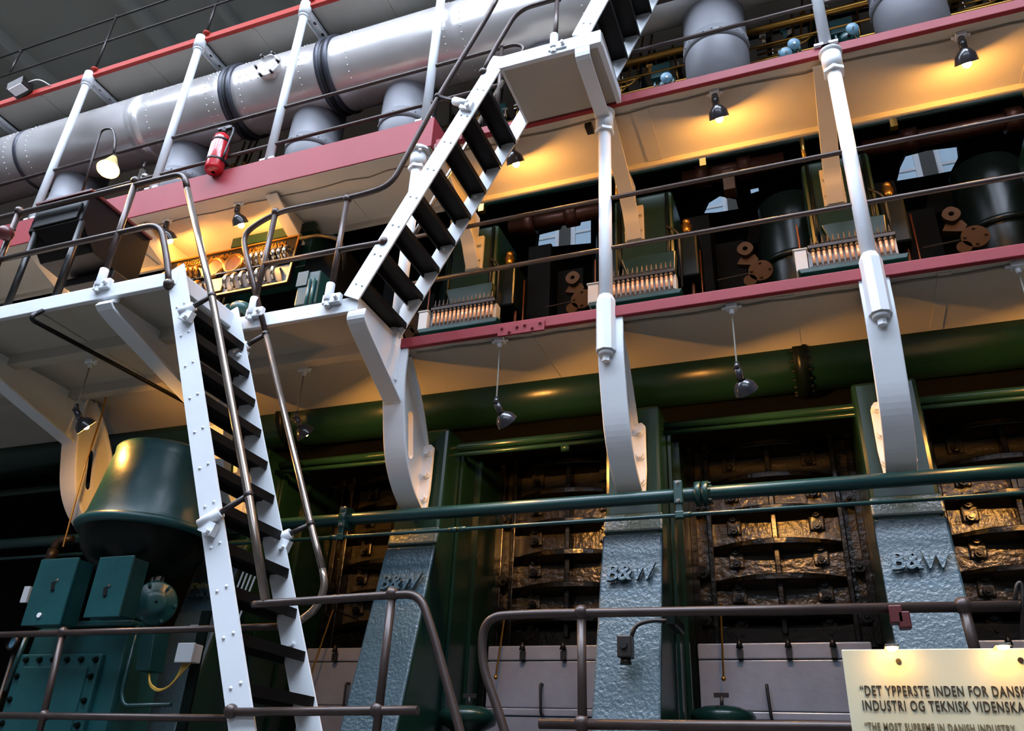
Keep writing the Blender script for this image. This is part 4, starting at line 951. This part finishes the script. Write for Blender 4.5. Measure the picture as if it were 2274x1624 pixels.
def wall_box(pts, Y, dep, label, lock):
    q = [P(a, b, Y=Y) for a, b in pts]; x0 = min(v.x for v in q); x1 = max(v.x for v in q); zt = (q[0].z+q[1].z)/2; zb = (q[2].z+q[3].z)/2
    t = Thing('control_box', label, 'box', ((x0+x1)/2, Y+dep/2, zb), 'green control boxes')
    t.part('case', MB().box((x0+.012, Y+.02, zb+.01), (x1-.012, Y+dep, zt-.01)), 'teal', bevel=.006)
    t.part('lid', MB().box((x0, Y, zb), (x1, Y+.022, zt)), 'machine', bevel=.005)
    k = P(*lock, Y=Y)
    o = t.part('latch', MB().obox(k+V((0, -.006, 0)), (.012, 0, .006), (0, .006, 0), (-.008, 0, .03)), 'black')
    t.part('lock_button', MB().cyl(k+V((.02, 0, .045)), k+V((.02, -.008, .045)), .011), 'chrome')
    return t
t = wall_box(((92, 1243), (165, 1238), (130, 1388), (50, 1390)), 4.44, .17, 'green control box at the left with a white button', (119, 1303))
k = P(88, 1367, Y=4.44); t.part('white_button', MB().cyl(k, k+V((0, -.01, 0)), .018, n=16), 'paper')
k = P(60, 1320, Y=4.52); t.part('side_tag', MB().box(k+V((-.05, 0, -.06)), k+V((.01, .02, .06))), 'ltgrey')
wall_box(((222, 1238), (298, 1233), (258, 1370), (186, 1372)), 4.44, .17, 'green control box directly below the bell-shaped vessel', (235, 1315))
Y = 4.75
a, b = P(95, 1395, Y=Y), P(290, 1388, Y=Y); x0, x1, zt = a.x-.06, b.x, a.z
t = Thing('gearbox', 'large blue-green gearbox with a bolted hatch at the lower left', 'machine', ((x0+x1)/2, 5.1, .0))
t.part('body', MB().prism([(x0-.25, 0), (x1+.05, 0), (x1, zt), (x0, zt)], lambda u, v, q: (u, Y+q, v), 0, .4), 'machine', bevel=.03)
t.part('top_plate', MB().box((x0+.2, Y-.03, zt), (x1+.03, Y+.4, zt+.04)).box((x0+.45, Y+.05, zt+.04), (x1-.1, Y+.35, zt+.09)), 'machine', bevel=.015)
h = [P(*q, Y=Y) for q in ((62, 1455), (238, 1452), (195, 1640), (10, 1640))]
xl, xr, ht, hb = h[0].x, h[1].x, h[0].z, h[2].z-.25
o = t.part('hatch', MB().box((xl-.03, Y-.045, hb), (xr, Y+.01, ht)), 'machine', bevel=.012)
t.part('hatch_panel', MB().box((xl+.05, Y-.058, hb+.1), (xr-.09, Y-.04, ht-.09)), 'machine', o, bevel=.012)
for k in range(6): t.part('hatch_bolt', MB().bolt((xl+.06+(xr-xl-.1)*k/5, Y-.045, ht-.045), (0, -1, 0), .016, .016), 'dgreen', o)
for k in range(4): t.part('hatch_bolt', MB().bolt((xr-.045, Y-.045, ht-.16-.16*k), (0, -1, 0), .016, .016), 'dgreen', o); t.part('hatch_bolt', MB().bolt((xl+.015, Y-.045, ht-.16-.16*k), (0, -1, 0), .016, .016), 'dgreen', o)
t.part('side_conduit', MB().tube(fillet([P(305, 1390, Y=4.7), P(270, 1540, Y=4.7), P(275, 1568, Y=4.7), P(380, 1565, Y=4.7)], .08), .014, 8), 'teal')
t.part('left_conduit', MB().tube([P(60, 1412, Y=4.7), P(12, 1535, Y=4.7)], .02, 8), 'teal')
q = [P(*v, Y=4.72) for v in ((312, 1395), (345, 1395), (330, 1490), (300, 1490))]
t.part('cable_duct', MB().prism([(v.x, v.z) for v in q], lambda u, v, w_: (u, 4.72+w_, v), 0, .15), 'teal', bevel=.006)
p = P(412, 1450, Y=4.7)
t = Thing('junction_box', 'light grey junction box with tan cables beside the white ladder', 'box', p-V((0, 0, .07)))
t.part('lid', MB().box(p+V((-.075, -.01, -.065)), p+V((.07, .01, .065))), 'ltgrey', bevel=.005); t.part('case', MB().box(p+V((-.07, .01, -.06)), p+V((.065, .09, .06))), 'ltgrey', bevel=.005)
t.part('backing_rail', MB().box(p+V((-.02, .09, -.5)), p+V((.06, .11, .3))), 'dgreen')
for k, dx in enumerate((-.03, 0, .03)):
    t.part('cable', MB().tube(fillet([p+V((dx, .04, -.06)), P(385-6*k, 1520+4*k, Y=4.74), P(352, 1538-2*k, Y=4.74), P(332, 1525-3*k, Y=4.74), P(331, 1495, Y=4.76)], .12), .007, 8), 'ycable')
for k in range(4):
    a, b = P(552+7*k, 1240+8*k, Y=5.0), P(512+6*k, 1345+10*k, Y=5.0)
    single('thin_conduit', MB().cyl(b, a, .007, n=6), 'ltgrey', ('leftmost', 'second', 'third', 'rightmost')[k]+' of four pale thin conduits seen through the lower ladder treads', 'pipe', 'thin conduits behind the lower ladder')
p = P(118, 1225, Y=5.3)
t = Thing('cable_gland', 'dark cable gland with a red ring standing behind the left control box', 'fitting', p-V((0, 0, .1)))
t.part('sleeve', MB().cyl(p+V((-.02, 0, -.1)), p+V((0, 0, .02)), .045, n=16), 'iron'); t.part('red_ring', MB().cyl(p+V((-.02, 0, -.12)), p+V((-.02, 0, -.095)), .047, n=16), 'extred'); t.part('elbow', MB().tube(fillet([p, p+V((.01, 0, .1)), p+V((.14, .05, .12))], .07), .035, 12), 'iron')
p = P(440, 1398, Y=4.9)
single('name_plate', MB().box(p+V((-.07, -.01, -.02)), p+V((.06, .01, .03))), 'ltgrey', 'small pale plate just above the grey junction box', 'plate')
p = P(33, 1428, Y=4.9)
t = Thing('round_gauge', 'small round gauge in the dark at the left edge', 'gauge', p)
t.part('stem', MB().cyl((p.x, p.y+.02, 0), (p.x, p.y+.02, p.z), .015, n=8), 'iron')
t.part('ring', MB().lathe([(.05, 0), (.06, -.01), (.06, -.03), (.05, -.04)], p, (0, 1, 0), 24), 'iron'); t.part('face', MB().cyl(p+V((0, -.01, 0)), p, .05, n=24), 'blue')
p = P(12, 518, Y=3.6)
t = Thing('alarm_bell', 'small dark red-brown alarm bell at the left edge by the railing', 'bell', p-V((0, 0, .06)))
t.part('gong', MB().ball(p, .07, 16, .9), 'deskred'); t.part('bracket', MB().cyl(p, p+V((0, .06, .08)), .015), 'black')
p = P(45, 195, Y=4.9)
t = Thing('floodlight', 'grey floodlight with a white cable on the top walkway at the left', 'lamp', p-V((0, 0, .1)))
t.part('housing', MB().obox(p, (.13, 0, .03), (0, .09, 0), (-.02, 0, .07)), 'iron', bevel=.01); t.part('glass', MB().obox(p+V((.03, -.03, -.075)), (.1, 0, .025), (0, .06, 0), (0, 0, .008)), 'paper')
t.part('cable', MB().tube(fillet([p+V((.1, 0, .06)), p+V((.3, 0, .07)), P(112, 190, Y=4.98)], .1), .008, 8), 'paper')
p = P(317, 378, Y=5.1)
t = Thing('whistle_valve', 'small bright valve standing by the left post above the box beam', 'valve', p-V((0, 0, .15)))
t.part('body', MB().cyl((p.x, p.y, 7.2), p, .03).ball(p+V((.08, 0, -.12)), .045, 10), 'chrome'); t.part('spindle', MB().cyl(p, p+V((0, 0, .12)), .02, .012), 'iron')

# ================================================================== information sign
sy = 2.0
sx, sz = P(1868, 1443, Y=sy).x, P(1868, 1443, Y=sy).z
t = Thing('information_sign', 'cream information sign with dark printed quotation at the lower right', 'sign', (sx+.3, sy, .0))
W_, H_ = .62, .62
t.part('board', MB().box((sx, sy, sz-H_), (sx+W_, sy+.012, sz)), 'sign', bevel=.002)
for x in (.1, W_-.1): t.part('stand_leg', MB().box((sx+x-.02, sy+.013, 0), (sx+x+.02, sy+.04, sz-.02)), 'iron')
def sgn(body, px, py, size, m, sq, depth=.0006):
    p = P(px, py, Y=sy-.001)
    t.part('lettering', text_mb(body, size, depth, lambda u, v, q: V((p.x+u, sy-.0012-q, p.z+v)), sq*.89, 0, .0004, 'LEFT', 1.13), m)
sgn('“DET YPPERSTE INDEN FOR DANSK', 1911, 1545, .0285, 'print', .69); sgn('INDUSTRI OG TEKNISK VIDENSKAB”', 1916, 1578, .0285, 'print', .69)
sgn('“THE MOST SUPREME IN DANISH INDUSTRY', 1921, 1622, .0215, 'print2', .655)
for px, py in ((1995, 1469), (2266, 1467)):
    k = P(px, py, Y=sy); t.part('screw', MB().cyl(k, k+V((0, -.004, 0)), .0055, n=14), 'iron')
for px in (1981, 2228):
    k = P(px, 1442, Y=sy-.03)
    o = t.part('clip_lamp', MB().box((k.x-.014, sy-.045, sz-.002), (k.x+.014, sy+.02, sz+.004)), 'chrome', bevel=.002)
    t.part('clip_bulb', MB().ball((k.x, sy-.035, sz-.004), .0115, 12, .5), 'smallbulb', o)
